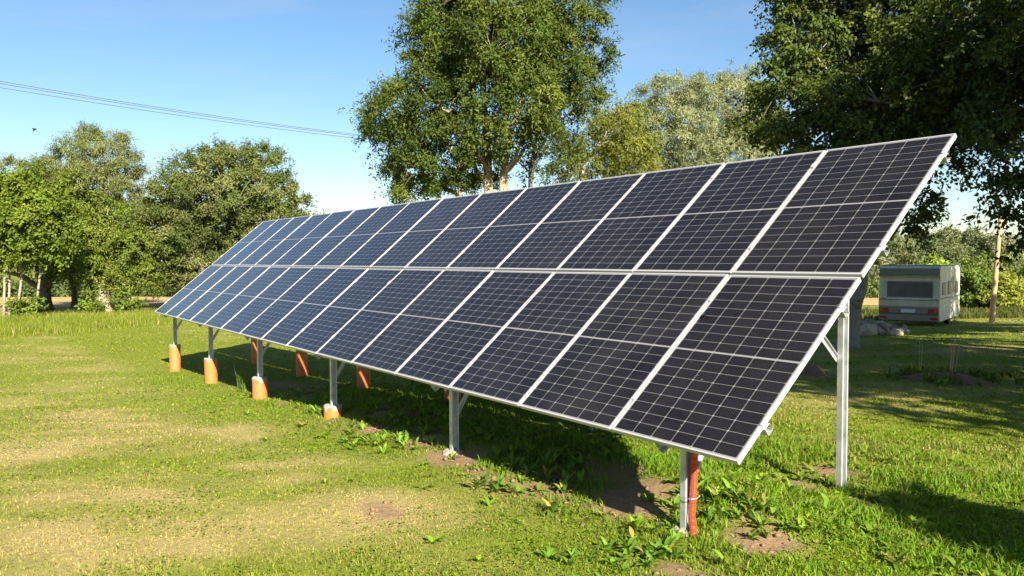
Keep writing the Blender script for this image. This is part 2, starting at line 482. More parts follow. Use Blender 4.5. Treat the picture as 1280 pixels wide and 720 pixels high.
def field_mat():
    mt, nt, bs, lk = mat_new('ripe_field')
    tc = nd(nt, 'ShaderNodeTexCoord')
    n1 = nd(nt, 'ShaderNodeTexNoise'); n1.inputs['Scale'].default_value = .5; n1.inputs['Detail'].default_value = 10; n1.inputs['Roughness'].default_value = .7
    lk(tc.outputs['Object'], n1.inputs['Vector'])
    g = nd(nt, 'ShaderNodeMixRGB'); g.inputs[1].default_value = (.32, .22, .09, 1); g.inputs[2].default_value = (.56, .42, .19, 1)
    lk(n1.outputs['Fac'], g.inputs['Fac']); lk(g.outputs[0], bs.inputs['Base Color'])
    bs.inputs['Roughness'].default_value = 0.9; bs.inputs['Specular IOR Level'].default_value = 0.1
    bp = nd(nt, 'ShaderNodeBump'); bp.inputs['Strength'].default_value = 1; bp.inputs['Distance'].default_value = .15
    n2 = nd(nt, 'ShaderNodeTexNoise'); n2.inputs['Scale'].default_value = 6; n2.inputs['Detail'].default_value = 6
    lk(tc.outputs['Object'], n2.inputs['Vector']); lk(n2.outputs['Fac'], bp.inputs['Height']); lk(bp.outputs[0], bs.inputs['Normal'])
    return mt
M['field'] = field_mat()

# ------------------------------------------------------------------ ground
def axis(lo, hi, step, outer, mid_step, mid_lo, mid_hi):
    a = list(np.arange(lo, hi + 1e-6, step))
    a = list(np.arange(mid_lo, lo - mid_step * .5, mid_step)) + a + list(np.arange(hi + mid_step, mid_hi, mid_step))
    g = 1.6
    s = mid_step * 2
    lo2 = []; v = a[0]
    while v > -outer: v -= s; s *= g; lo2.append(v)
    s = mid_step * 2; hi2 = []; v = a[-1]
    while v < outer: v += s; s *= g; hi2.append(v)
    return np.array(lo2[::-1] + a + hi2)

xs = axis(4, 22, .085, 2500, 0.6, -45, 40)
ys = axis(-7, 6, .085, 2500, 0.6, -30, 45)
Xg, Yg = np.meshgrid(xs, ys, indexing='ij')
Zg = gz(Xg, Yg)
sm = soil_mask(Xg, Yg); dm = dry_mask(Xg, Yg)
Zg = Zg + sm * (vnoise(Xg, Yg, .13, 91) - .4) * 0.035
nx, ny = Xg.shape
V = np.stack([Xg, Yg, Zg], -1).reshape(-1, 3)
ii = np.arange(nx - 1)[:, None] * ny; jj = np.arange(ny - 1)[None]
Q = np.stack([ii + jj, ii + ny + jj, ii + ny + jj + 1, ii + jj + 1], -1).reshape(-1, 4)
g = np_mesh('ground', V, Q, mat=M['ground'], attrs={'dry': dm.ravel(), 'soil': sm.ravel()}, smooth=True)
tag(g, 'mown lawn sloping gently away with dry tan patches', 'lawn', kind='structure')

# ripe field beyond the trees, a sheet a few millimetres above the ground
F2 = np.array([FWD[0], FWD[1]]); F2 /= np.linalg.norm(F2); R2 = np.array([-F2[1], F2[0]]) * -1
dd = np.linspace(51.5, 95, 18); rr_ = np.linspace(-95, 95, 90)
Dg, Rg = np.meshgrid(dd, rr_, indexing='ij')
Xf = CAM[0] + F2[0] * Dg + R2[0] * Rg; Yf = CAM[1] + F2[1] * Dg + R2[1] * Rg
Zf = gz(Xf, Yf) + 0.22 * sstep(51.5, 53, Dg) * (1 - sstep(93.5, 95, Dg)) + 0.03
Vf = np.stack([Xf, Yf, Zf], -1).reshape(-1, 3); a_, b_ = Xf.shape
ii = np.arange(a_ - 1)[:, None] * b_; jj = np.arange(b_ - 1)[None]
Qf = np.stack([ii + jj, ii + jj + 1, ii + b_ + jj + 1, ii + b_ + jj], -1).reshape(-1, 4)
fo = np_mesh('field', Vf, Qf, mat=M['field'], smooth=True)
tag(fo, 'ripe golden grain field beyond the trees', 'field', kind='structure')

# ------------------------------------------------------------------ solar array
ROOT = np.array([8.65, 1.3, float(gz(8.65, 1.3))])
arr = empty('solar_array', ROOT, 'long ground mounted array of thirty dark solar panels on steel posts', 'solar array')
def loc(p): return np.asarray(p, float) - ROOT
SV = np.array([0, math.cos(TILT), math.sin(TILT)])      # up the slope
SN = np.array([0, -math.sin(TILT), math.cos(TILT)])     # out of the panel face
SX = np.array([1., 0, 0])
def onslope(x, v, n=0): return SX * x + SV * v + SN * n

lam = MB().box(0.009, PW - 0.009, 0.009, PH - 0.009, -0.010, -0.003)
p_mesh = lam.build('solar_panel', M['cells'], arr)
fr = MB()
lip = 0.012
fr.box(0, PW, 0, lip, -0.035, 0.0).box(0, PW, PH - lip, PH, -0.035, 0.0)
fr.box(0, lip, lip, PH - lip, -0.035, 0.0).box(PW - lip, PW, lip, PH - lip, -0.035, 0.0)
frm = fr.build('frame', M['alu'], p_mesh)
first = True
prng = random.Random(3)
for r in range(2):
    for c in range(NCOL):
        if first: p, fobj = p_mesh, frm; first = False
        else:
            p = p_mesh.copy(); col.objects.link(p); p.parent = arr
            fobj = frm.copy(); col.objects.link(fobj); fobj.parent = p
        q = onslope(c * PITCH + 0.010, r * (PH + GAP), prng.uniform(-.0015, .0015))
        p.location = Vector([float(t) for t in loc(q)])
        p.rotation_euler = (TILT + prng.uniform(-.0028, .0028), prng.uniform(-.0022, .0022), 0)
LEN = NCOL * PITCH

# purlins (four), lipped channels along the length; ends stick out past the last panel
def cprof(w_, d_, lp, t):
    return [(0, 0), (w_, 0), (w_, lp), (w_ - t, lp), (w_ - t, t), (t, t), (t, d_ - t), (w_ - t, d_ - t), (w_ - t, d_ - lp), (w_, d_ - lp), (w_, d_), (0, d_)]
for v in (0.30, 1.40, 2.06, 3.20):
    MB().prism(cprof(.055, .06, .014, .003), loc(onslope(-0.02, v, -.097)), loc(onslope(LEN + 0.004, v, -.097)), SV, SN).build('purlin', M['galv'], arr)
# clamps between panels
clamp0 = None
for r in range(2):
    for v in ((0.30, 1.40), (2.06, 3.20))[r]:
        for c in range(1, NCOL):
            if clamp0 is None:
                mb = MB(); mb2 = MB().box(-.018, .018, -.03, .03, -.0005, .004)
                mb.add([SX * x + SV * y + SN * z for x, y, z in mb2.v], mb2.f)
                k_ = clamp0 = mb.build('mid_clamp', M['alu'], arr)
            else:
                k_ = clamp0.copy(); col.objects.link(k_); k_.parent = arr
            k_.location = Vector([float(t) for t in loc(onslope(c * PITCH, v + .027, 0.002))])
        for xe in (0.004, LEN - 0.004):
            b = loc(onslope(xe, v + .027, 0.002)); mb2 = MB().box(-.012, .012, -.03, .03, -.0005, .004)
            MB().add([b + SX * x + SV * y + SN * z for x, y, z in mb2.v], mb2.f).build('end_clamp', M['alu'], arr)

POSTX = [0.57, 3.76, 6.94, 10.14, 13.35, 16.55]
YF, YR = 0.33, 2.25
TOPF, TOPR = -0.77, -0.72
for k, x in enumerate(POSTX):
    # rafter up the slope
    MB().prism(cprof(.045, .08, .014, .003), loc(onslope(x - .022, 0.03, -.177)), loc(onslope(x - .022, 3.36, -.177)), SX, SN).build('rafter', M['galv'], arr)
    for rear in (False, True):
        y = YR if rear else YF
        ground = float(gz(x, y))
        ztop = y * math.tan(TILT) - 0.115 / math.cos(TILT)
        has_pipe = (k <= 3)
        zb = (TOPR if rear else TOPF) if has_pipe else ground - .05
        px = x + 0.026
        MB().prism(cprof(.05, .085, .016, .0035), loc((px, y - .042, zb - .03)), loc((px, y - .042, ztop)), SX, np.array([0, 1., 0])).build('post', M['galv'], arr)
        # brace, a flat angle bar from the post up to the rafter
        if rear:
            a = np.array([px - .012, y - .02, ztop - 1.38]); yb = y - .78
        else:
            a = np.array([px - .012, y + .02, ztop - 0.55]); yb = y + .70
        b = np.array([px - .012, yb, yb * math.tan(TILT) - 0.15 / math.cos(TILT)])
        dv = b - a; dv /= np.linalg.norm(dv); nrm = np.cross(dv, SX)
        MB().prism([(0, 0), (.004, 0), (.004, .036), (.030, .036), (.030, .040), (0, .040)], loc(a - nrm * .02), loc(b - nrm * .02), SX, nrm).build('brace', M['galv'], arr)
        # footing: orange pipe filled with concrete, or a concrete collar level with the ground
        if has_pipe:
            ro = 0.125
            lean = np.array([prng.uniform(-.012, .012), prng.uniform(-.012, .012), 0])
            top = np.array([x + .02, y, zb]); bot = np.array([x + .02, y, ground - .12]) + lean
            an = np.linspace(0, 2 * np.pi, 33)[:-1]
            vs = [loc(bot + ro * np.array([math.cos(t), math.sin(t), 0])) for t in an] + [loc(top + ro * np.array([math.cos(t), math.sin(t), 0])) for t in an]
            vs += [loc(top + (ro - .008) * np.array([math.cos(t), math.sin(t), 0])) for t in an] + [loc(top + (ro - .008) * np.array([math.cos(t), math.sin(t), 0]) - np.array([0, 0, .06])) for t in an]
            fs = [(i + 32 * s, (i + 1) % 32 + 32 * s, (i + 1) % 32 + 32 * s + 32, i + 32 * s + 32) for s in range(3) for i in range(32)]
            ft = MB().add(vs, fs).build('footing', M['orange'], arr, smooth=True)
            # concrete fill with slops run down the outside of the rim
            cm = MB()
            rings = []
            drip = [0.008 + 0.075 * max(0, vnoise(np.array(min(t, 2 * np.pi - t) * 2.6 + k * 9.3 + rear * 4), np.array(0.3), 1.0, 5 + k) - .5) * 2.4 for t in an]
            for j, (rad, dz) in enumerate(((0.03, .006), (ro - .02, .008), (ro + .001, .005), (ro + .0035, -.004))):
                rings.append([top + np.array([rad * math.cos(t), rad * math.sin(t), dz + 0.006 * math.sin(5 * t + k)]) for t in an])
            rings.append([top + np.array([(ro + .003) * math.cos(t), (ro + .003) * math.sin(t), -d]) for t, d in zip(an, drip)])
            vs = [loc(p) for rg in rings for p in rg]
            fs = [(i + 32 * s, (i + 1) % 32 + 32 * s, (i + 1) % 32 + 32 * s + 32, i + 32 * s + 32) for s in range(4) for i in range(32)] + [tuple(range(32))]
            cm.add(vs, fs).build('concrete_fill', M['concrete'], ft, smooth=True)
        elif not rear:
            cm = MB()
            an = np.linspace(0, 2 * np.pi, 25)[:-1]
            rings = []
            for rad, dz in ((.02, .035), (.075, .03), (.105, .008), (.125, -.1)):
                rings.append([np.array([x + .03, y, ground]) + np.array([rad * (1 + .13 * math.sin(3 * t + k) + .07 * math.sin(7 * t)) * math.cos(t), rad * (1 + .1 * math.cos(2 * t + k)) * math.sin(t), dz + .008 * math.sin(4 * t)]) for t in an])
            vs = [loc(p) for rg in rings for p in rg]
            fs = [(i + 24 * s, (i + 1) % 24 + 24 * s, (i + 1) % 24 + 24 * s + 24, i + 24 * s + 24) for s in range(3) for i in range(24)] + [tuple(range(24))]
            cm.add(vs, fs).build('footing', M['concrete'], arr, smooth=True)

# red cable conduit strapped to the last front post
x = POSTX[5] + .115
gy = float(gz(x, YF))
tt = np.linspace(0, 1, 240)
pts = np.stack([x + .0 * tt + .012 * np.sin(tt * 5) + .05 * sstep(.72, 1, tt), YF - .02 - .02 * sstep(.7, 1, tt) + 0.012 * np.sin(tt * 3), 0.12 + (gy - .06 - .12) * tt], 1)
rad = 0.0245 + 0.0016 * np.sin(tt * 240 / 2.2 * 2 * np.pi / 1.0)
pts = np.array([loc(p) for p in pts])
cnd = MB().tube(pts, rad, 14).build('conduit', M['red'], arr, smooth=True)
for zt in (-.44,):
    pr = [(POSTX[5] + .012, YF - .055), (x + .032, YF - .062), (x + .045, YF - .02), (x + .03, YF + .03), (POSTX[5] + .015, YF + .055)]
    ring = [loc((a, b, zt + .004 * i)) for i, (a, b) in enumerate(pr)]; ring.append(ring[0])
    MB().tube(ring, .0036, 6).build('cable_tie', M['galv'], cnd)

# small black insect at rest on the near lower panel
bi = onslope(14 * PITCH - .01, 1.40, 0)
def on_panel(px, py):
    d = FWD + RIGHT * ((px - 640) / FPX) + UP * ((360 - py) / FPX)
    s = -(CAM @ SN) / (d @ SN)
    return CAM + d * s
bi = on_panel(882, 394)
ins = empty('insect', bi + SN * .004, 'tiny black winged insect resting on the near lower solar panel', 'insect')
ins.rotation_euler = (TILT, 0, R(-20)); ins.scale = (1.5, 1.5, 1.5)
tb = np.linspace(0, 1, 9)
MB().tube(np.stack([-.022 + .044 * tb, .004 - .008 * tb, .006 + 0 * tb], 1), .0065 * np.sin(np.pi * (0.08 + .84 * tb)) ** .7, 8).build('body', M['insect'], ins, smooth=True)
for s in (1, -1):
    wv = [(-.010, 0, .010), (.004, s * .012, .014), (.026, s * .018, .013), (.036, s * .010, .010), (.020, s * .002, .010)]
    MB().add(wv + [(a, b, c - .0012) for a, b, c in wv], [(0, 1, 2, 3, 4), (9, 8, 7, 6, 5)] + [(i, (i + 1) % 5, 5 + (i + 1) % 5, 5 + i) for i in range(5)]).build('wing', M['insect'], ins)

# ------------------------------------------------------------------ trees
def rand_dirs(n, g=rng):
    v = g.normal(size=(n, 3)); return v / (np.linalg.norm(v, axis=1, keepdims=True) + 1e-9)

def leaves_mesh(name, P, Dv, ln, wd, colr, parent, mat, g, droop=0.0, updir=0.35, face=None):
    """one diamond-shaped, slightly folded leaf per point"""
    n = len(P)
    Dv = Dv + np.array([0, 0, -droop]); Dv /= np.linalg.norm(Dv, axis=1, keepdims=True) + 1e-9
    N = rand_dirs(n, g) * .75 + np.array([0, 0, updir])
    if face is not None: N = N + face
    S = np.cross(Dv, N); S /= np.linalg.norm(S, axis=1, keepdims=True) + 1e-9
    N = np.cross(S, Dv)
    l = ln * g.uniform(.7, 1.3, n)[:, None]; w_ = wd * g.uniform(.7, 1.3, n)[:, None]
    a = P; b = P + Dv * l * .45 + S * w_ * .5 + N * w_ * .12; c = P + Dv * l - N * l * .12; d = P + Dv * l * .45 - S * w_ * .5 + N * w_ * .12
    V = np.stack([a, b, c, d], 1).reshape(-1, 3)
    Q = np.arange(n * 4).reshape(n, 4)
    C = np.repeat(colr, 4, 0)
    return np_mesh(name, V, Q, mat=mat, parent=parent, attrs={'Col': C})

def bez(a, c, b, n):
    t = np.linspace(0, 1, n)[:, None]
    return (1 - t) ** 2 * a + 2 * t * (1 - t) * c + t * t * b

def tree(name, label, cat, base, blobs, trunks, seed, leaf=(.14, .07), nclump=120, clump_r=.7, twigs=16, per_twig=14, color=(.055, .085, .018),
         var=.22, warm=(.11, .12, .02), bark='bark_mid', droop=.25, twig_up=.15, limbs=7, group=None, shell=.45, updir=.35, trunk_r=.2, flat=.8, bare=0, layer=1.0):
    g = np.random.default_rng(seed)
    base = np.asarray(base, float)
    root = empty(name, base, label, cat, group)
    # clump centres in the union of blobs, thinned to a minimum spacing
    C = np.array([b[0] for b in blobs]); Rb = np.array([b[1] for b in blobs])
    pw = Rb ** 2.2; pw /= pw.sum()
    cen = np.zeros((0, 3)); tries = 0
    bares = []
    if bare:                                      # open sides of the crown where the stems stay bare
        for tp, _ in trunks:
            tp_ = np.asarray(tp, float); t_ = np.linspace(0, len(tp_) - 1, 60); i_ = np.clip(t_.astype(int), 0, len(tp_) - 2)
            pp = tp_[i_] + (tp_[i_ + 1] - tp_[i_]) * (t_ - i_)[:, None] - CAM; dp = pp @ FWD
            bares.append((np.stack([pp @ RIGHT / dp, pp @ UP / dp], 1)[:42], float(dp.mean())))
    mind = clump_r * 1.0
    own = []
    while len(cen) < nclump and tries < 40:
        tries += 1
        k = g.choice(len(blobs), nclump * 2, p=pw)
        d = rand_dirs(nclump * 2, g)
        rad = (shell + (1 - shell) * g.uniform(0, 1, (nclump * 2, 1)) ** .6) * Rb[k][:, None] * g.uniform(.82, 1.12, (nclump * 2, 1))
        pts = C[k] + d * rad * np.array([1, 1, flat])
        for q in pts:
            if len(cen) >= nclump: break
            if len(cen) and np.min(np.sum((cen - q) ** 2, 1)) < mind ** 2: continue
            if q[2] < base[2] + .4: continue
            if bare:
                rel = q - CAM; dq = rel @ FWD
                if any(dq < tpd + .3 and np.min(np.hypot(uv[:, 0] - rel @ RIGHT / dq, uv[:, 1] - rel @ UP / dq)) * dq < bare for uv, tpd in bares): continue
            cen = np.vstack([cen, q])
    # branches
    tV = []; tQ = []; off = 0
    def addtube(p, r, s):
        nonlocal off
        v, q = tube_np(p, r, s); tV.append(v); tQ.append(q + off); off += len(v)
    tpts = []; trad = []
    for (tp, r0) in trunks:
        tp = np.asarray(tp, float)
        m_ = len(tp)
        t = np.linspace(0, m_ - 1, 14 * (m_ - 1))
        i0 = np.clip(np.floor(t).astype(int), 0, m_ - 2); f_ = (t - i0)[:, None]
        P0 = tp[np.clip(i0 - 1, 0, m_ - 1)]; P1 = tp[i0]; P2 = tp[i0 + 1]; P3 = tp[np.clip(i0 + 2, 0, m_ - 1)]
        cv = .5 * ((2 * P1) + (-P0 + P2) * f_ + (2 * P0 - 5 * P1 + 4 * P2 - P3) * f_ ** 2 + (-P0 + 3 * P1 - 3 * P2 + P3) * f_ ** 3)
        cv = cv + g.normal(size=cv.shape) * r0 * .05
        u = np.linspace(0, 1, len(cv))
        rr = r0 * (1 - .78 * u) * (1 + .55 * np.exp(-u * 26))
        addtube(cv, rr, 11)
        tpts.append(cv); trad.append(rr)
    TP = np.concatenate(tpts); TR = np.concatenate(trad)
    limbpts = [TP]; limbrad = [TR * .8]
    # limbs: farthest-first choice among clumps
    ch = [int(np.argmax(cen[:, 2]))]
    for _ in range(min(limbs, len(cen)) - 1):
        dmin = np.min(np.stack([np.sum((cen - cen[c]) ** 2, 1) for c in ch]), 0); ch.append(int(np.argmax(dmin)))
    for c in ch:
        q = cen[c]
        hd = np.linalg.norm(TP[:, :2] - q[:2], axis=1)
        cost = np.abs((q[2] - TP[:, 2]) - .75 * hd - .3) + .4 * hd + np.where(TP[:, 2] < base[2] + 1.2, 4, 0)
        i = int(np.argmin(cost)); o = TP[i]
        ds = np.linalg.norm(q - o)
        p = bez(o, o + (q - o) * .45 + np.array([0, 0, .18 * ds]) + g.normal(size=3) * .08 * ds, q, 12)
        p[1:-1] += g.normal(size=(10, 3)) * .02 * ds
        r = np.linspace(min(TR[i] * .55, .03 + .03 * ds), .015, 12)
        addtube(p, r, 7); limbpts.append(p); limbrad.append(r)
    LP = np.concatenate(limbpts); LR = np.concatenate(limbrad)
    for c in range(len(cen)):
        if c in ch: continue
        q = cen[c]
        d_ = np.linalg.norm(LP - q, axis=1) + np.where(LP[:, 2] > q[2] + .2, 1.5, 0) + np.where(LP[:, 2] < base[2] + 1.2, 3, 0)
        i = int(np.argmin(d_)); o = LP[i]; ds = np.linalg.norm(q - o)
        p = bez(o, o + (q - o) * .5 + np.array([0, 0, .12 * ds]) + g.normal(size=3) * .1 * ds, q, 7)
        addtube(p, np.linspace(min(LR[i] * .6, .02 + .012 * ds), .008, 7), 5)
    np_mesh('trunk', np.concatenate(tV) - base, np.concatenate(tQ), mat=M[bark], parent=root, smooth=True)
    # twigs and leaves
    n = len(cen)
    ctr = C[np.argmin(np.linalg.norm(cen[:, None] - C[None], axis=2) / Rb[None], 1)]
    outw = cen - ctr; outw /= np.linalg.norm(outw, axis=1, keepdims=True) + 1e-9
    td = rand_dirs(n * twigs, g).reshape(n, twigs, 3) + outw[:, None] * .55 + np.array([0, 0, twig_up])
    td[..., 2] *= layer
    td /= np.linalg.norm(td, axis=2, keepdims=True)
    crs = clump_r * g.uniform(.65, 1.35, (n, 1, 1))
    tl = crs * g.uniform(.6, 1.15, (n, twigs, 1))
    tl = np.broadcast_to(tl, (n, twigs, 1))
    t = g.uniform(.12, 1, (n, twigs, per_twig))
    start = cen[:, None] + g.normal(size=(n, twigs, 3)) * crs * .12
    P = start[:, :, None] + td[:, :, None] * (tl[:, :, None] * t[..., None])
    P = P + np.array([0, 0, -1.0]) * (droop * tl[:, :, None] * t[..., None] ** 2)
    P = P + g.normal(size=P.shape) * leaf[0] * .45
    Dv = np.broadcast_to(td[:, :, None], P.shape) * .6 + rand_dirs(n * twigs * per_twig, g).reshape(P.shape)
    base_c = np.array(color) * 1.45; wc = np.array(warm) * 1.45
    cm_ = g.uniform(0, 1, (n, 1, 1, 1)) ** 1.6 * .7 + g.uniform(0, .3, (n, twigs, per_twig, 1))
    cc = base_c * (1 - cm_) + wc * cm_
    cc = cc * (1 + var * g.uniform(-1, 1, (n, 1, 1, 1))) * (1 + var * .8 * g.uniform(-1, 1, (n, twigs, per_twig, 1)))
    fc = P - (cen - outw * clump_r * .35)[:, None, None]; fc = fc / (np.linalg.norm(fc, axis=-1, keepdims=True) + 1e-9) * .9
    leaves_mesh('crown', P.reshape(-1, 3) - base, Dv.reshape(-1, 3), leaf[0], leaf[1], cc.reshape(-1, 3), root, M['leaf'], g, droop=droop, updir=updir, face=fc.reshape(-1, 3))
    return root

def blobs_px(lst, depth, g, spread=.5):
    out = []
    for (px, py, r) in lst:
        rm = r * depth / FPX
        out.append((at(px, py, depth + g.uniform(-1, 1) * spread * rm * 1.6), rm * .88))
    return out

def gpt(px, depth):
    p = at(px, 380, depth); return np.array([p[0], p[1], float(gz(p[0], p[1])) - .05])

bg = np.random.default_rng(11)
# tall two-stemmed ash behind the array
D = 31
b = gpt(622, D)
tree('ash_tree', 'tall twin-trunked broadleaf tree rising behind the middle of the solar array', 'tree', b,
     blobs_px([(620, 55, 80), (562, 62, 62), (690, 62, 62), (636, 125, 66), (530, 130, 60), (480, 150, 36), (545, 205, 46), (500, 232, 24), (716, 108, 42), (733, 70, 30),
               (610, 0, 85), (690, 5, 60), (560, 15, 45), (600, -40, 70), (590, 160, 60), (470, 140, 22), (590, 215, 36), (700, 40, 60), (512, 215, 30), (640, 60, 70), (500, 182, 36), (528, 205, 38), (520, 236, 24), (555, 180, 40)], D, bg),
     [([b - RIGHT * .4, at(610, 240, D), at(608, 170, D), at(604, 110, D - .3), at(608, 60, D), at(600, 0, D)], .215),
      ([b + RIGHT * .35, at(629, 240, D), at(637, 170, D), at(655, 115, D + .3), at(668, 70, D), at(690, 20, D)], .20)],
     21, leaf=(.145, .055), nclump=320, clump_r=.80, twigs=26, per_twig=22, color=(.034, .062, .009), warm=(.088, .11, .014), bark='bark_pale', droop=.3, limbs=18, shell=.25, bare=.36)
# thin dark tree beside it
D = 33
b = gpt(664, D)
tree('young_tree', 'slender dark-stemmed tree right beside the tall twin-trunked tree', 'tree', b,
     blobs_px([(690, 170, 34), (672, 140, 30), (712, 190, 26), (655, 200, 22), (680, 215, 24), (700, 130, 26)], D, bg),
     [([b, at(663, 235, D), at(667, 190, D), at(675, 150, D), at(680, 110, D)], .12)],
     22, leaf=(.15, .06), nclump=60, clump_r=.5, twigs=9, per_twig=9, color=(.042, .07, .016), warm=(.08, .095, .02), bark='bark_dark', limbs=8, shell=.2)
# yellowish small tree
D = 38
b = gpt(735, D)
tree('small_tree', 'small yellowish-green tree between the tall tree and the silvery willow', 'tree', b,
     blobs_px([(735, 190, 34), (770, 165, 32), (790, 190, 30), (715, 205, 22), (760, 215, 30), (785, 140, 20), (720, 225, 22), (800, 215, 24), (700, 180, 14)], D, bg),
     [([b, at(728, 215, D), at(742, 190, D), at(762, 160, D)], .16)],
     23, leaf=(.17, .06), nclump=100, clump_r=.6, twigs=14, per_twig=13, color=(.075, .098, .012), warm=(.14, .15, .02), bark='bark_pale', limbs=9, shell=.25)
# silver willow
D = 48
b = gpt(860, D)
tree('silver_willow', 'large rounded silvery-grey willow behind the array', 'tree', b,
     blobs_px([(855, 150, 58), (805, 165, 46), (912, 140, 46), (835, 125, 38), (880, 118, 34), (945, 165, 40), (790, 200, 38), (860, 205, 52), (920, 200, 46), (830, 180, 50), (770, 150, 26), (925, 110, 26)], D, bg),
     [([b, at(862, 300, D), at(855, 220, D), at(850, 150, D)], .5), ([b + [.5, .5, 0], at(885, 270, D), at(905, 190, D), at(912, 130, D)], .35)],
     24, leaf=(.22, .04), nclump=300, clump_r=1.0, twigs=26, per_twig=20, color=(.128, .155, .075), warm=(.20, .22, .115), var=.14, bark='bark_mid', droop=.55, twig_up=.5, limbs=14, shell=.5)

# left side trees
LG = 'young pale-stemmed trees in a row at the left edge'
for i, (px, ptop, rad, lab) in enumerate(((4, 215, 38, 'slim young tree at the far left edge, leftmost of four pale stems'),
                                     (11, 235, 34, 'slim young tree just right of the leftmost pale stem'),
                                     (20, 205, 40, 'slim young tree with leaning pale stem, third from the left'),
                                     (43, 225, 42, 'slim young tree with straight pale stem, fourth from the left'))):
    D = 44 + i * .5
    b = gpt(px, D); tx = px + (3, 2, 5, 8)[i]
    cy = ptop + rad * .9
    tree('pale_stemmed_tree', lab, 'tree', b,
         blobs_px([(tx, cy, rad * .8), (tx - 12, cy + 26, rad * .65), (tx + 16, cy + 30, rad * .65), (tx + 4, cy + 50, rad * .45), (tx - 25, cy + 15, rad * .6), (tx + 26, cy + 20, rad * .55)], D, bg),
         [([b, at(tx - 1 + (i == 2) * 3, 340, D), at(tx, 290, D), at(tx, cy, D)], .075)],
         30 + i, leaf=(.18, .12), nclump=80, clump_r=.7, twigs=16, per_twig=15, color=(.07, .112, .010), warm=(.118, .15, .016), bark='birch', droop=.35, limbs=7, group=LG, shell=.4)
D = 52
b = gpt(57, D)
tree('broad_tree', 'broad dark-trunked tree with shaded crown behind the pale stems', 'tree', b,
     blobs_px([(60, 270, 45), (40, 300, 40), (85, 300, 45), (60, 318, 34), (20, 305, 36), (100, 322, 26), (70, 235, 35), (-10, 300, 40)], D, bg),
     [([b, at(56, 365, D), at(62, 335, D), at(66, 260, D)], .5)],
     35, leaf=(.19, .09), nclump=170, clump_r=.95, twigs=20, per_twig=18, color=(.055, .092, .010), warm=(.11, .135, .016), bark='bark_dark', limbs=9)
D = 58
b = gpt(100, D)
tree('tall_willow', 'tallest left tree, silvery green top above the other crowns', 'tree', b,
     blobs_px([(102, 192, 26), (128, 205, 42), (82, 212, 32), (152, 225, 30), (115, 250, 52), (62, 235, 34), (158, 265, 34), (140, 285, 42), (100, 168, 16), (90, 270, 44), (12, 212, 16), (135, 185, 22), (45, 225, 22)], D, bg),
     [([b, at(100, 350, D), at(104, 290, D), at(104, 170, D)], .4), ([b + [.8, .4, 0], at(112, 350, D), at(125, 280, D), at(130, 210, D)], .3)],
     36, leaf=(.21, .05), nclump=330, clump_r=1.0, twigs=24, per_twig=20, color=(.088, .115, .030), warm=(.175, .185, .075), bark='bark_mid', droop=.15, twig_up=.95, limbs=12, shell=.4)
D = 50
b = gpt(131, D)
tree('leafy_tree', 'bright green tree with thick pale forked trunk left of the round tree', 'tree', b,
     blobs_px([(130, 300, 36), (155, 325, 38), (115, 330, 30), (172, 305, 30), (148, 345, 22), (182, 340, 22), (140, 275, 32), (150, 368, 10)], D, bg),
     [([b, at(130, 370, D), at(134, 340, D), at(145, 290, D)], .42)],
     37, leaf=(.18, .085), nclump=170, clump_r=.85, twigs=20, per_twig=18, color=(.07, .108, .012), warm=(.12, .145, .02), bark='bark_pale', limbs=9)
for px, D, lab, s in ((92, 54, 'thin dark-trunked tree under the tall willow', 38), (112, 53, 'second thin tree left of the forked pale trunk', 39)):
    b = gpt(px, D)
    tree('thin_tree', lab, 'tree', b, blobs_px([(px, 305, 32), (px + 10, 325, 22), (px - 10, 328, 20)], D, bg),
         [([b, at(px + 1, 360, D), at(px, 300, D)], .24)], s, leaf=(.25, .12), nclump=50, clump_r=.85, twigs=14, per_twig=12,
         color=(.06, .09, .018), warm=(.11, .13, .024), bark='bark_dark', limbs=6)
D = 53
b = gpt(280, D)
tree('round_tree', 'wide rounded bushy tree at the far left end of the array', 'tree', b,
     blobs_px([(285, 240, 58), (330, 245, 48), (240, 258, 50), (280, 305, 75), (215, 325, 46), (350, 275, 36), (340, 310, 50), (225, 285, 48), (300, 215, 34), (250, 222, 32), (205, 342, 28), (255, 345, 36), (195, 300, 24), (320, 345, 36), (368, 252, 18), (262, 205, 22), (330, 205, 22)], D, bg),
     [([b, at(280, 350, D), at(285, 290, D), at(288, 215, D)], .42), ([b + [1, .5, 0], at(310, 330, D), at(330, 270, D)], .3), ([b + [-1, -.5, 0], at(250, 330, D), at(240, 270, D)], .3)],
     40, leaf=(.20, .07), nclump=430, clump_r=.95, twigs=24, per_twig=20, color=(.056, .086, .016), warm=(.135, .145, .052), bark='bark_mid', droop=.1, twig_up=.95, limbs=16, shell=.5)
D = 75
b = gpt(392, D)
tree('distant_tree', 'hazy pale grey tree far off between the round tree and open sky', 'tree', b,
     blobs_px([(398, 278, 16), (415, 284, 14), (385, 275, 14), (400, 300, 20), (430, 300, 18), (375, 300, 22)], D, bg), [([b, at(395, 330, D), at(398, 280, D)], .25)],
     41, leaf=(.35, .12), nclump=50, clump_r=1.0, twigs=12, per_twig=11, color=(.12, .14, .08), warm=(.17, .18, .11), limbs=5)

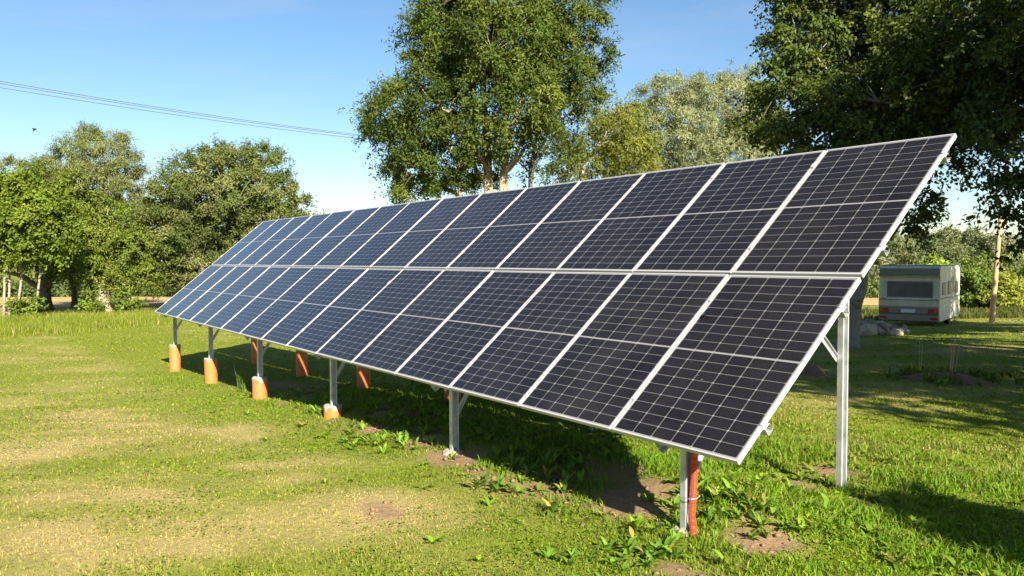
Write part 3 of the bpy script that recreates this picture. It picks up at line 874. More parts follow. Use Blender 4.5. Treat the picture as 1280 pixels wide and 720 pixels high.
# big dark trees on the right
D = 20
b = gpt(1060, D + .3)
tree('linden_tree', 'huge dark linden whose crown overhangs the near end of the array', 'tree', b,
     blobs_px([(1000, 125, 66), (962, 115, 36), (1045, 60, 80), (1120, 30, 90), (1200, 50, 90), (1140, 130, 80), (1000, 45, 50), (1080, 150, 78), (1215, 140, 70), (1010, 170, 50),
               (955, 150, 30), (1100, -40, 120), (1010, -20, 60), (1190, 190, 26), (1112, 268, 30), (1148, 262, 22), (1085, 285, 20), (1180, 236, 16), (1100, 215, 50), (1050, 205, 50), (1075, 300, 14)], D, bg, .9),
     [([b, at(1066, 385, D + .2), at(1076, 350, D), at(1088, 250, D), at(1100, 130, D), at(1100, 0, D)], .25)],
     42, leaf=(.105, .075), nclump=520, clump_r=.62, twigs=20, per_twig=18, color=(.036, .062, .010), warm=(.080, .102, .014), bark='bark_mid', droop=.55, limbs=26, shell=.15, updir=.9, layer=.35)
D = 13.5
b = np.array([18.2, 13.2, 0]); b[2] = float(gz(b[0], b[1])) - .05
fwd_d = float((b - CAM) @ FWD)
tree('maple_tree', 'dark overhanging tree at the right edge with hanging outer branches', 'tree', b,
     blobs_px([(1265, 130, 60), (1235, 70, 50), (1262, 220, 34), (1278, 265, 30), (1290, 180, 70), (1340, 60, 120), (1380, 200, 120), (1275, 295, 12), (1248, 30, 50), (1225, 130, 30), (1240, 180, 24), (1450, 120, 150), (1560, 60, 160), (1520, -60, 170), (1420, -100, 160)], 15.5, bg, .9),
     [([b, b + [.1, 0, 2.5], b + [-.2, .2, 5], b + [0, 0, 8.5]], .36)],
     43, leaf=(.11, .08), nclump=380, clump_r=.62, twigs=18, per_twig=16, color=(.030, .052, .014), warm=(.06, .082, .018), bark='bark_mid', droop=.5, limbs=22, shell=.3, updir=.9, layer=.35)
def shade_tree(label, x, y, cr, cz, seed, nc=200, name='garden_tree'):
    b = np.array([x, y, float(gz(x, y)) - .05]); g_ = np.random.default_rng(seed)
    bl = [(b + np.array([g_.normal() * cr * .45, g_.normal() * cr * .45, cz + g_.normal() * cr * .35]), cr * g_.uniform(.5, .75)) for _ in range(9)]
    return tree(name, label, 'tree', b, bl, [([b, b + [.1, .05, cz * .5], b + [0, .1, cz * 1.1]], cr * .075)], seed, leaf=(.22, .16), nclump=nc, clump_r=cr * .22, twigs=14, per_twig=12,
                color=(.035, .06, .014), warm=(.07, .09, .02), limbs=12, shell=.3)
shade_tree('garden tree out of frame beyond the right edge, shading the caravan', 15.0, 22.0, 3.2, 6.4, 51, 140)
shade_tree('broad garden tree out of frame on the right, shading the mound', 24.5, 9.6, 4.4, 6.2, 52)
shade_tree('tall garden tree out of frame behind the linden', 19.8, 16.9, 4.0, 10.8, 53, 110)
shade_tree('small slim tree behind the camera throwing a narrow shadow', 24.6, 0.42, .36, 3.6, 54, 26)

# far woods on the right, tree by tree, and shrubs before them
wg = np.random.default_rng(5)
far = [(1070, 300), (1092, 296), (1110, 287), (1128, 296), (1148, 284), (1165, 294), (1182, 281), (1200, 290), (1216, 282), (1232, 292), (1250, 288), (1268, 296), (1290, 290), (1320, 288)]
FL = ['first', 'second', 'third', 'fourth', 'fifth', 'sixth', 'seventh', 'eighth', 'ninth', 'tenth', 'eleventh', 'twelfth', 'thirteenth', 'last']
for i, (px, top) in enumerate(far):
    D = 100 + wg.uniform(-3, 6)
    b = gpt(px, D); r = 17 + wg.uniform(-2, 4)
    sil = i % 3
    tree('woodland_tree', f'slender woodland tree in the far row behind the caravan, {FL[i]} counting from the array', 'tree', b,
         blobs_px([(px, top + r * .8, r * .75), (px - 6, top + r * 2, r), (px + 7, top + r * 2.2, r), (px, top + r * 3.2, r * 1.0), (px + 2, top + r * 4.4, r * .95)], D, wg),
         [([b, at(px, 330, D), at(px, top + 8, D)], .16)], 60 + i, leaf=(.30, .13), nclump=95, clump_r=.95, twigs=17, per_twig=14,
         color=((.085, .115, .05), (.105, .13, .065), (.07, .10, .045))[sil], warm=((.135, .155, .07), (.17, .185, .10), (.12, .14, .065))[sil], bark='birch', limbs=6, group='woodland trees in the far row behind the caravan', shell=.4)  # leaf colours made paler to paint in distance haze
lf = [(-60, 345), (-20, 340), (20, 350), (60, 342), (100, 348), (140, 345), (180, 350), (215, 346), (250, 345), (300, 340), (350, 338)]
for i, (px, top) in enumerate(lf):
    D = 99 + wg.uniform(-2, 5); b = gpt(px, D); r = 16
    tree('hedgerow_tree', f'low dark hedgerow tree past the grain field, {FL[i]} counting from the left edge', 'tree', b,
         blobs_px([(px, top + r * .8, r), (px - 14, top + r * 1.3, r), (px + 14, top + r * 1.3, r)], D, wg),
         [([b, at(px, 372, D), at(px, top + 8, D)], .16)], 80 + i, leaf=(.42, .22), nclump=36, clump_r=1.1, twigs=12, per_twig=10,
         color=(.045, .07, .02), warm=(.08, .10, .03), bark='bark_dark', limbs=5, group='hedgerow trees past the grain field on the left', shell=.35)

shr = [(30, 372, 9, 43, 'low shrub at the foot of the pale stems', (.075, .11, .014), 'shrub'),
       (112, 366, 8, 47, 'low leafy bush left of the forked pale trunk', (.08, .115, .016), 'shrub'),
       (158, 362, 10, 48, 'low leafy bush right of the forked pale trunk', (.08, .115, .016), 'shrub'),
       (1166, 318, 14, 62, 'pointed bright green sapling rising just above the caravan roof', (.12, .16, .02), 'sapling'),
       (1088, 350, 24, 60, 'round shrub showing between the array edge and the caravan', (.075, .105, .025), 'shrub'),
       (1212, 335, 22, 46, 'leafy green shrub right beside the caravan front', (.075, .115, .02), 'shrub'),
       (1236, 345, 24, 48, 'bushy shrub directly behind the wooden pole', (.07, .105, .022), 'shrub'),
       (1262, 342, 24, 45, 'yellow-green shrub just right of the wooden pole', (.13, .15, .022), 'shrub'),
       (1290, 330, 30, 46, 'tall shrub at the right edge past the pole', (.085, .115, .022), 'shrub'),
       (1225, 318, 18, 56, 'taller shrub between the caravan and the pole', (.09, .12, .03), 'shrub'),
       (1262, 312, 20, 58, 'pale shrub behind the yellow-green one', (.10, .125, .04), 'shrub')]
for i, (px, top, r, D, lab, c_, nm) in enumerate(shr):
    b = gpt(px, D)
    h = 395 - top
    bl = [(px, top + r * .8, r * .8), (px - r * .4, top + r * 1.7, r), (px + r * .4, top + r * 1.9, r)]
    if h > r * 2.5: bl += [(px, top + r * 2.8, r * 1.1), (px - r * .7, 378, r * .8), (px + r * .7, 380, r * .8)]
    tree(nm, lab, 'shrub', b, blobs_px(bl, D, wg), [([b, at(px, (top + 390) / 2, D), at(px, top + r, D)], .06)], 100 + i, leaf=(.24, .11), nclump=70, clump_r=.55, twigs=13, per_twig=12,
         color=c_, warm=tuple(np.array(c_) * 1.5), bark='bark_dark', limbs=8, shell=.3, twig_up=.5)

# ------------------------------------------------------------------ caravan
XC = np.array([.960, .282, 0]); XC /= np.linalg.norm(XC); YC = np.array([-XC[1], XC[0], 0])
corner = at(1174, 404, 29.0)
cb = corner - 1.05 * XC
cb = np.array([cb[0], cb[1], float(gz(cb[0], cb[1]))])
cv = empty('caravan', cb, 'old dirty white touring caravan parked in shade beside a stone heap', 'caravan', rotz=math.atan2(XC[1], XC[0]))
H = 2.27
prof = [(.10, .20), (.03, .50), (0, .98), (.05, 1.12), (.09, 1.62), (.12, 1.84), (.06, 1.86), (.04, 1.97), (.06, 2.17), (.18, H), (3.9, H), (4.15, 2.2), (4.3, 1.9), (4.22, 1.1), (4.35, .8), (4.25, .22)]
mb = MB(); mb.prism(prof, (-1.05, 0, 0), (1.05, 0, 0), np.array([0, 1., 0]), np.array([0, 0, 1.]))
mb.build('body', M['cara'], cv, bevel=.025, seg=2)
# dark weathered roof edge at the rear, wrapped a little round the sides
MB().box(-1.035, 1.035, .016, .05, 1.90, 2.19).build('roof_band', M['cara_roof'], cv, bevel=.008)
MB().box(-1.02, 1.02, .2, 3.85, H + .002, H + .03).build('roof', M['cara_roof'], cv, bevel=.012)
wf = MB()
for a in ((-.76, .82, 1.66, 1.70), (-.76, .82, 1.08, 1.12), (-.76, -.72, 1.12, 1.66), (.78, .82, 1.12, 1.66)):
    wf.box(a[0], a[1], .038, .075, a[2], a[3])
rw = wf.build('rear_window', M['trim'], cv, bevel=.006)
MB().box(-.72, .78, .046, .072, 1.12, 1.66).build('pane', M['glass'], rw)
MB().box(-1.045, 1.045, -.012, .02, .985, 1.01).build('rub_strip', M['trim'], cv)
MB().prism([(.02, .46), (-.02, .50), (-.025, .72), (.0, .76)], (-1.03, 0, 0), (1.03, 0, 0), np.array([0, 1., 0]), np.array([0, 0, 1.])).build('light_panel', M['cara_low'], cv, bevel=.006)
MB().prism([(.10, .17), (-.01, .22), (-.015, .43), (.03, .46)], (-1.03, 0, 0), (1.03, 0, 0), np.array([0, 1., 0]), np.array([0, 0, 1.])).build('bumper', M['cara_low'], cv, bevel=.01)
for s in (-1, 1):
    ls = MB().box(s * .85 - .17, s * .85 + .17, -.045, -.02, .51, .68).build('tail_light', M['lamp_red'], cv, bevel=.01)
    MB().box(s * .85 + s * .08 - .055, s * .85 + s * .08 + .055, -.052, -.044, .53, .66).build('amber_lens', M['lamp_amber'], ls, bevel=.005)
    MB().box(s * .87 - .12, s * .87 + .12, -.022, -.012, .27, .36).build('reflector', M['lamp_red'], cv)
    MB().box(s * .86 - .11, s * .86 + .11, -.004, .02, 1.03, 1.05).build('badge_strip', M['trim'], cv)
pl = MB().box(-.30, .24, -.038, -.024, .52, .65).build('number_plate', M['plate'], cv)
MB().box(-.30, -.25, -.041, -.0375, .52, .65).build('blue_band', simple('blue_band', (.05, .10, .35), .4), pl)
# right side: door, two windows, skirting strip, wheel
for (y0, y1, z0, z1) in ((.45, 1.15, 1.18, 1.66), (1.55, 2.25, 1.18, 1.70), (3.1, 3.8, 1.18, 1.66)):
    f = MB().box(1.046, 1.066, y0, y1, z0, z1).build('side_window', M['trim'], cv, bevel=.008)
    MB().box(1.064, 1.072, y0 + .05, y1 - .05, z0 + .05, z1 - .05).build('pane', M['glass'], f)
dr = MB().box(1.046, 1.062, 2.38, 2.95, .5, 2.02).build('door', M['cara'], cv, bevel=.006)
MB().box(1.061, 1.068, 2.45, 2.88, 1.25, 1.85).build('door_pane', M['glass'], dr)
MB().box(1.061, 1.09, 2.42, 2.5, 1.02, 1.06).build('handle', M['trim'], dr)
MB().box(1.046, 1.058, .05, 4.2, 1.04, 1.075).build('side_strip', M['trim'], cv)
MB().box(1.046, 1.06, .1, 4.0, 2.1, 2.13).build('awning_rail', M['alu'], cv)
for s in (-1, 1):
    whl = MB()
    an = np.linspace(0, 2 * np.pi, 29)[:-1]
    prf = [(.17, -.09), (.29, -.09), (.31, -.05), (.31, .05), (.29, .09), (.17, .09)]
    vs = [(s * .93 + b_, 2.25 + a_ * math.cos(t), .31 + a_ * math.sin(t)) for a_, b_ in prf for t in an]
    n_ = 28
    whl.add(vs, [(i + n_ * k, (i + 1) % n_ + n_ * k, (i + 1) % n_ + n_ * ((k + 1) % 6), i + n_ * ((k + 1) % 6)) for k in range(6) for i in range(n_)])
    wo_ = whl.build('wheel', M['black'], cv, smooth=True)
    vs = [(s * .93 + b_, 2.25 + a_ * math.cos(t), .31 + a_ * math.sin(t)) for a_, b_ in ((.172, .05), (.12, .06), (.05, .075), (.05, -.05), (.172, -.05)) for t in an]
    MB().add(vs, [(i + n_ * k, (i + 1) % n_ + n_ * k, (i + 1) % n_ + n_ * ((k + 1) % 5), i + n_ * ((k + 1) % 5)) for k in range(5) for i in range(n_)]).build('rim', M['galv'], wo_, smooth=True)
    for y in (3.9,):
        MB().prism([(-.02, -.02), (.02, -.02), (.02, .02), (-.02, .02)], (s * .9, y + .1, .45), (s * .94, y, .04), (1, 0, 0), (0, 1, 0)).box(s * .94 - .06, s * .94 + .06, y - .06, y + .06, 0.0, .045).build('steady_leg', M['galv'], cv)
MB().prism([(-.03, -.03), (.03, -.03), (.03, .03), (-.03, .03)], (-.5, 4.2, .42), (0, 5.35, .44), (1, 0, 0), (0, 0, 1)).prism([(-.03, -.03), (.03, -.03), (.03, .03), (-.03, .03)], (.5, 4.2, .42), (.02, 5.36, .445), (1, 0, 0), (0, 0, 1)).build('drawbar', M['galv'], cv)
MB().tube([(0, 5.1, .42), (0, 5.1, .12)], .03, 10).build('jockey_wheel_tube', M['galv'], cv)
MB().tube([(-.03, 5.1, .1), (.03, 5.1, .1)], .1, 16).build('jockey_wheel', M['black'], cv)

# ------------------------------------------------------------------ stones
def stone(label, px, py, D, sx, sz, seed, mat):
    g_ = np.random.default_rng(seed)
    bm = bmesh.new(); bmesh.ops.create_icosphere(bm, subdivisions=3, radius=1)
    pl = [(Vector(rand_dirs(1, g_)[0]), g_.uniform(.52, .85)) for _ in range(16)]
    for v in bm.verts:
        for n_, d_ in pl:
            q = v.co.dot(n_)
            if q > d_: v.co -= n_ * (q - d_)
        v.co.x *= sx * 1.1; v.co.y *= sx * .9; v.co.z *= sz
        v.co *= 1 + .05 * math.sin(7 * v.co.x / sx + seed) * math.cos(5 * v.co.y / sx)
    me = bpy.data.meshes.new('stone'); bm.to_mesh(me); bm.free(); me.materials.append(M[mat])
    o = bpy.data.objects.new('stone', me); col.objects.link(o)
    p = at(px, py, D)
    zg = float(gz(p[0], p[1]))
    o.location = (p[0], p[1], max(p[2], zg + sz * .35) if py < 415 else zg + sz * .5)
    o.rotation_euler = (0, 0, g_.uniform(0, 6))
    tag(o, label, 'stone', 'field stones heaped left of the caravan')
    return o
for k, (px, py, D, sx, sz, mt, lab) in enumerate([
        (1085, 418, 25.0, .42, .30, 'stone_pale', 'largest pale boulder at the front of the stone heap'),
        (1078, 407, 25.6, .36, .26, 'stone', 'grey stone on top of the heap behind the largest boulder'),
        (1070, 412, 25.4, .26, .22, 'stone_pale', 'small pale stone at the left end of the heap'),
        (1066, 401, 26.0, .24, .2, 'stone', 'dark stone leaning at the tree trunk foot'),
        (1093, 413, 25.8, .28, .2, 'stone', 'flat grey stone just right of the largest boulder'),
        (1101, 420, 25.2, .22, .15, 'stone_pale', 'small rounded stone in the gap of the heap'),
        (1109, 413, 25.6, .30, .28, 'stone_pale', 'upright pale stone in the right part of the heap'),
        (1117, 417, 25.5, .26, .2, 'stone', 'brownish stone right of the upright one'),
        (1127, 417, 25.2, .27, .15, 'stone_pale', 'low pale stone at the right end of the heap'),
        (1120, 424, 24.8, .26, .13, 'stone_pale', 'flat stone lying in front of the right end'),
        (1129, 411, 26.0, .18, .14, 'stone', 'smallest stone at the back right of the heap'),
        (1088, 409, 25.7, .34, .26, 'stone', 'brown stone wedged behind the largest boulder'),
        (1098, 406, 26.0, .26, .2, 'stone_pale', 'pale stone on top in the middle of the heap'),
        (1104, 416, 25.7, .3, .24, 'stone', 'dark stone under the upright pale one'),
        (1075, 423, 24.8, .2, .12, 'stone', 'half-buried stone before the left end')]):
    stone(lab, px, py, D, sx * .86, sz * 1.15, 200 + k, mt)

# ------------------------------------------------------------------ poles, wires, bird
def pole(name, label, base, top, r0, r1, crossarm, axis_dir, group=None):
    base = np.asarray(base, float); top = np.asarray(top, float)
    root = empty(name, base, label, 'pole', group)
    t = np.linspace(0, 1, 12)[:, None]
    MB().tube((top - base) * t - np.array([0, 0, .05]) * (1 - t), np.linspace(r0, r1, 12), 14).build('shaft', M['pole'], root, smooth=True)
    ax = np.asarray(axis_dir, float); tp = top - base
    outs = []
    if crossarm:
        c = tp + np.array([0, 0, -.18])
        MB().prism([(-.05, -.05), (.05, -.05), (.05, .05), (-.05, .05)], c - ax * .75 + np.cross(ax, [0, 0, 1]) * (r1 + .04), c + ax * .75 + np.cross(ax, [0, 0, 1]) * (r1 + .04), np.cross(ax, [0, 0, 1]), (0, 0, 1)).build('crossarm', M['pole'], root)
        spots_ = [c + ax * s + np.cross(ax, [0, 0, 1]) * (r1 + .04) + np.array([0, 0, .05]) for s in (-.65, 0.18, .65)]
    else:
        spots_ = [tp + ax * s + np.array([0, 0, dz]) for s, dz in ((r1 + .07, -.25), (r1 + .07, -.55))]
        for q in spots_:
            MB().tube([q - ax * (r1 + .06), q - ax * .0], .012, 6).build('bracket', M['galv'], root)
    for q in spots_:
        MB().tube([q, q + np.array([0, 0, .05]), q + np.array([0, 0, .07]), q + np.array([0, 0, .10]), q + np.array([0, 0, .13])], [.035, .035, .05, .05, .03], 12).build('insulator', M['insul'], root, smooth=True)
        outs.append(base + q + np.array([0, 0, .12]))
    return outs
b = gpt(1240, 31)
pole('wooden_pole', 'leaning brown wooden utility pole right of the caravan', b, at(1251, 268, 31), .105, .072, False, RIGHT)
pa = at(-170, 75, 27.0); pb = at(575, 183, 46)
wd = pb - pa; wd[2] = 0; wd /= np.linalg.norm(wd); axd = np.cross(wd, [0, 0, 1])
WG = 'wooden poles carrying the power lines'
o1 = pole('power_pole', 'wooden power pole out of frame beyond the left edge', gpt(-170, 27.0), pa, .16, .11, True, axd, WG)
o2 = pole('power_pole', 'wooden power pole hidden behind the tall twin-trunked tree', gpt(575, 46), pb, .16, .11, True, axd, WG)
for k, (p, q, lab) in enumerate(zip(o1, o2, ('highest of the three thin power lines crossing the left sky', 'middle one of the three thin power lines crossing the left sky', 'lowest of the three thin power lines crossing the left sky'))):
    t = np.linspace(0, 1, 30)[:, None]
    c = p + (q - p) * t - np.array([0, 0, 1]) * (4 * t * (1 - t)) * (.30 + .02 * k)
    o = MB().tube(c - p, .012, 6).build('power_line', M['cable'], None, smooth=True)
    o.location = Vector([float(v) for v in p])
    tag(o, lab, 'power line', 'power lines crossing the left sky')
bp_ = at(43, 162, 34)
bird = empty('bird', bp_, 'tiny dark bird flying above the left trees', 'bird')
tb = np.linspace(0, 1, 13)
bm_ = MB(); bm_.tube(np.stack([RIGHT * (q - .5) * .16 + UP * (q - .5) * .20 for q in tb]), .052 * np.sin(np.pi * (.06 + .88 * tb)) ** .7, 10)
bm_.build('body', M['insect'], bird, smooth=True)
for s in (-1, 1):
    wv = [np.array(q) for q in ((-.05, 0, .02), (.05, 0, .03), (.06, .12 * s, .06), (.0, .24 * s, .03), (-.05, .2 * s, .02), (-.06, .1 * s, .03))]
    wv = [RIGHT * q[0] + FWD * q[1] + UP * q[2] for q in wv]
    MB().add(wv + [q - UP * .008 for q in wv], [tuple(range(6)), tuple(range(11, 5, -1))] + [(i, (i + 1) % 6, 6 + (i + 1) % 6, 6 + i) for i in range(6)]).build('wing', M['insect'], bird)

bird.scale = (.7, .7, .7)

# ------------------------------------------------------------------ grass
def tint(x, y, n, g):
    d = dry_mask(x, y); lu = lush_mask(x, y)
    f = np.clip(d * .85 + g.normal(0, .22, n) - .02, 0, 1)[:, None]
    front = (sstep(-2.0, -.3, y) * (1 - sstep(.4, .9, y)) * sstep(-2, 1, x) * .75 + sstep(4, 6, y) * .6)[:, None]
    front = np.clip(front * (.5 + fbm(x, y, 1.2, 147)[:, None]), 0, 1)
    bs_ = np.array([.152, .20, .011]) * (1 - front) + np.array([.118, .205, .008]) * front
    lush = (np.array([.10, .22, .005])[None] * lu[:, None] + bs_ * (1 - lu[:, None]))
    big = fbm(x, y, 3.5, 88)[:, None]
    lush = lush * (.75 + .5 * big)
    tan = np.array([.42, .335, .145])[None] * g.uniform(.8, 1.08, (n, 1))
    c = lush * (1 - f) + tan * f
    return c * g.uniform(.85, 1.15, (n, 1))

def blades(name, x, y, h, wdt, lean, colr, g, parent=None, z0=None):
    n = len(x)
    z = gz(x, y) if z0 is None else z0
    P = np.stack([x, y, z - .005], 1)
    a = g.uniform(0, 2 * np.pi, n); S = np.stack([np.cos(a), np.sin(a), 0 * a], 1)
    b = g.uniform(0, 2 * np.pi, n); Ld = np.stack([np.cos(b), np.sin(b), 0 * b], 1)
    h = h[:, None]; wdt = wdt[:, None]; lean = lean[:, None]
    mid = P + np.array([0, 0, 1]) * h * .55 + Ld * h * lean * .3
    tip = P + np.array([0, 0, 1]) * h * (1 - .35 * np.minimum(lean, 1.2)) + Ld * h * lean
    V = np.stack([P - S * wdt / 2, P + S * wdt / 2, mid + S * wdt * .38, mid - S * wdt * .38, tip], 1).reshape(-1, 3)
    k = np.arange(n) * 5
    Q = np.stack([k, k + 1, k + 2, k + 3], 1); T = np.stack([k + 3, k + 2, k + 4], 1)
    return np_mesh(name, V, Q, T, M['grass'], parent, {'Col': np.repeat(colr, 5, 0)})

def polar(n, r0, r1, a0, a1, g, p=1.0):
    u = g.uniform(0, 1, n)
    r = r0 * (r1 / r0) ** u if p == 1 else (r0 ** p + (r1 ** p - r0 ** p) * u) ** (1 / p)
    a = g.uniform(R(a0), R(a1), n)
    d = np.cos(a)[:, None] * F2 + np.sin(a)[:, None] * R2
    return CAM[0] + d[:, 0] * r, CAM[1] + d[:, 1] * r, r

def inside_wild(x, y):
    """uncut strip at the far left end"""
    s = (-.86 * (x + 14.7) - .51 * (y + 2.6)) + (fbm(x, y, 2.5, 44) - .5) * 2.0
    return s

gg = np.random.default_rng(99)
x, y, r = polar(430000, 2.6, 42, -46, 46, gg, 1.0)
keep = gg.uniform(0, 1, len(x)) > soil_mask(x, y) * 1.15
den = .30 + .9 * vnoise(x, y, .16, 7) * (1 - .45 * dry_mask(x, y))
keep &= gg.uniform(0, 1, len(x)) < den + lush_mask(x, y)
keep &= inside_wild(x, y) < .5
x, y, r = x[keep], y[keep], r[keep]
lu = lush_mask(x, y) * sstep(.3, .7, fbm(x, y, .7, 123)) ; dr_ = dry_mask(x, y)
n = len(x)
h = (.018 + .02 * vnoise(x, y, .5, 12) + .10 * lu) * gg.uniform(.6, 1.4, n) * (1 - .35 * dr_) * (1 + .012 * r)
wv_ = (.0042 + .0009 * r) * gg.uniform(.7, 1.3, n)
o = blades('grass', x, y, h, wv_, gg.uniform(.2, 1.1, n), tint(x, y, n, gg), gg)
tag(o, 'short mown grass blades covering the lawn', 'grass', kind='stuff')
# uncut strip
x, y, r = polar(150000, 26, 54, -44, 20, gg, 1.3)
s = inside_wild(x, y)
keep = (s > 0) & (s < 19)
x, y, s = x[keep], y[keep], s[keep]; n = len(x)
h = (.16 + .36 * fbm(x, y, 1.6, 5)) * gg.uniform(.5, 1.3, n) * sstep(-.3, 1.0, s)
cg_ = fbm(x, y, 3.0, 6)[:, None]
cw_ = np.array([.105, .17, .010]) * (1 - cg_) + np.array([.20, .225, .025]) * cg_
cw_ = cw_ * gg.uniform(.7, 1.3, (n, 1))
st_ = gg.uniform(0, 1, n) < .10
cw_[st_] = np.array([.34, .29, .13]) * gg.uniform(.8, 1.2, (st_.sum(), 1))
o = blades('tall_grass', x, y, h, .02 * gg.uniform(.6, 1.4, n), gg.uniform(.1, .6, n), cw_, gg)
tag(o, 'uncut yellow-green grass strip before the left trees', 'grass', kind='stuff')
# rough growth at the foot of the right-hand hedge
q = at(1250, 395, 38)
u = gg.uniform(-16, 16, 26000); v = gg.uniform(-3.5, 5, 26000)
x = q[0] + R2[0] * u + F2[0] * v; y = q[1] + R2[1] * u + F2[1] * v
keep = (u > -16 ) & (gg.uniform(0, 1, len(u)) < .35 + .65 * sstep(.35, .6, fbm(x, y, 1.3, 15)))
x, y = x[keep], y[keep]; n = len(x)
c_ = fbm(x, y, 1.8, 16)[:, None]
cw_ = (np.array([.04, .066, .011]) * (1 - c_) + np.array([.12, .125, .035]) * c_) * gg.uniform(.7, 1.3, (n, 1))
o = blades('undergrowth', x, y, (.15 + .5 * fbm(x, y, 1.6, 17) ** 2) * gg.uniform(.5, 1.2, n), .035 * gg.uniform(.6, 1.5, n), gg.uniform(.1, .7, n), cw_, gg)
tag(o, 'rough tall weeds and dry stems behind the wooden pole', 'undergrowth', kind='stuff')

# ------------------------------------------------------------------ broad-leaved weeds
def rosette(x, y, n, ln, wd, up, g, colr, z=None):
    """n bent oval leaves from one root; returns arrays"""
    V = []; Q = []; Cc = []
    z = float(gz(x, y)) if z is None else z
    k = 0
    for i in range(n):
        a = g.uniform(0, 2 * np.pi); el = up * g.uniform(.6, 1.3)
        l = ln * g.uniform(.6, 1.2); w_ = wd * g.uniform(.7, 1.2)
        d = np.array([math.cos(a), math.sin(a), 0]); s = np.array([-d[1], d[0], 0])
        t = np.linspace(0, 1, 6)
        ang = el - t * g.uniform(.5, 1.5)
        step = l / 5
        rad = np.concatenate([[0], np.cumsum(np.cos(ang[:-1]) * step)]); hh = np.concatenate([[0], np.cumsum(np.sin(ang[:-1]) * step)])
        ww = w_ * np.array([.12, .55, 1, .95, .6, .06]) * .5
        c = colr * g.uniform(.7, 1.3) * (np.array([1, 1, 1]) + g.normal(0, .07, 3))
        if g.uniform() < .09: c = np.array([.26, .21, .05]) * g.uniform(.6, 1.1)
        for j in range(6):
            p = np.array([x, y, z]) + d * rad[j] + np.array([0, 0, hh[j]])
            V += [p - s * ww[j] + np.array([0, 0, ww[j] * .35]), p, p + s * ww[j] + np.array([0, 0, ww[j] * .35])]
            Cc += [c, c * 1.12, c]
        for j in range(5):
            b0 = k + j * 3
            Q += [(b0, b0 + 1, b0 + 4, b0 + 3), (b0 + 1, b0 + 2, b0 + 5, b0 + 4)]
        k += 18
    return np.array(V), np.array(Q), np.array(Cc)

wgn = np.random.default_rng(77)
aV = []; aQ = []; aC = []; off = 0
cand = 0
GREEN = np.array([.15, .24, .022])
while len(aV) < 1300 and cand < 60000:
    cand += 1
    xx = wgn.uniform(6, 20.5); yy = wgn.uniform(-1.6, 3.6)
    pr_ = .9 * math.exp(-((yy - 1.2) / 1.3) ** 2) + .10
    if xx < 10: pr_ *= .5
    if wgn.uniform() > pr_ * float(sstep(.38, .62, fbm(np.array(xx), np.array(yy), 1.2, 41))): continue
    if math.hypot(xx - CAM[0], yy - CAM[1]) < 3.4 or wgn.uniform() < 2.2 * float(dry_mask(np.array(xx), np.array(yy))): continue
    sz = wgn.uniform(.04, .11)
    v_, q_, c_ = rosette(xx, yy, int(wgn.integers(5, 11)), sz * 1.25, sz * .42, wgn.uniform(.5, 1.25), wgn, GREEN * wgn.uniform(.75, 1.15))
    aV.append(v_); aQ.append(q_ + off); aC.append(c_); off += len(v_)
nn = 150000
x, y, r = polar(nn, 2.8, 18, -44, 44, gg, 1.0)
kp = (gg.uniform(0, 1, nn) < sstep(.45, .7, fbm(x, y, .6, 140)) * (1 - .7 * dry_mask(x, y))) & (soil_mask(x, y) < .3)
x, y, r = x[kp], y[kp], r[kp]; nn = len(x)
hh_ = gg.uniform(.008, .05, nn) * (1 + 1.2 * lush_mask(x, y))
P_ = np.stack([x, y, gz(x, y) + hh_], 1); D_ = rand_dirs(nn, gg) * np.array([1, 1, .5]); D_ /= np.linalg.norm(D_, axis=1, keepdims=True)
S_ = np.cross(D_, rand_dirs(nn, gg) * .5 + np.array([0, 0, 1])); S_ /= np.linalg.norm(S_, axis=1, keepdims=True)
l_ = ((.010 + .0016 * r) * gg.uniform(.6, 1.6, nn))[:, None]
v_ = np.stack([P_, P_ + D_ * l_ * .5 + S_ * l_ * .3, P_ + D_ * l_, P_ + D_ * l_ * .5 - S_ * l_ * .3], 1).reshape(-1, 3)
aV.append(v_); aQ.append(np.arange(nn * 4).reshape(nn, 4) + off)
aC.append(np.repeat(np.array([.14, .225, .009]) * gg.uniform(.65, 1.3, (nn, 1)) * (1 + gg.normal(0, .07, (nn, 3))), 4, 0))
o = np_mesh('weeds', np.concatenate(aV), np.concatenate(aQ), mat=M['grass'], attrs={'Col': np.concatenate(aC)}, smooth=True)
tag(o, 'low broad-leaved weeds scattered round the array posts', 'weeds', kind='stuff')

def weed(name, label, px, py, nro, spread, ln, wd, up, colr, seed, stalk=0):
    g_ = np.random.default_rng(seed)
    x0, y0 = onground(px, py)
    z0 = float(gz(x0, y0))
    root = empty(name, (x0, y0, z0), label, 'weed')
    Vs = []; Qs = []; Cs = []; o_ = 0
    for k in range(nro):
        x1 = x0 + g_.normal() * spread; y1 = y0 + g_.normal() * spread
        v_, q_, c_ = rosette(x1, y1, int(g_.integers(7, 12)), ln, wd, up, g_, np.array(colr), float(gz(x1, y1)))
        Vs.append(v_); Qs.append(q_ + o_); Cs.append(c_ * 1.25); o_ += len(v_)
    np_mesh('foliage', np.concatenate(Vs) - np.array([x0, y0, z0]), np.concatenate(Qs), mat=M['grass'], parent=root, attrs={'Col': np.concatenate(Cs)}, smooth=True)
    for k in range(stalk):
        d = g_.normal(size=2) * .09
        MB().tube([(d[0] * .4, d[1] * .4, 0), (d[0] * .7, d[1] * .7, .35), (d[0], d[1], .75)], [.006, .005, .003], 6).build('stalk', M['pole'], root)
    return root
weed('dock_weed', 'large leafy dock clump right of the red conduit', 912, 622, 21, .20, 0.141, 0.041, 1.15, (.14, .235, .026), 301)
weed('dock_weed', 'broad-leaved dock clump left of the near front post foot', 800, 690, 13, .15, 0.118, 0.037, 1.0, (.11, .20, .022), 302)
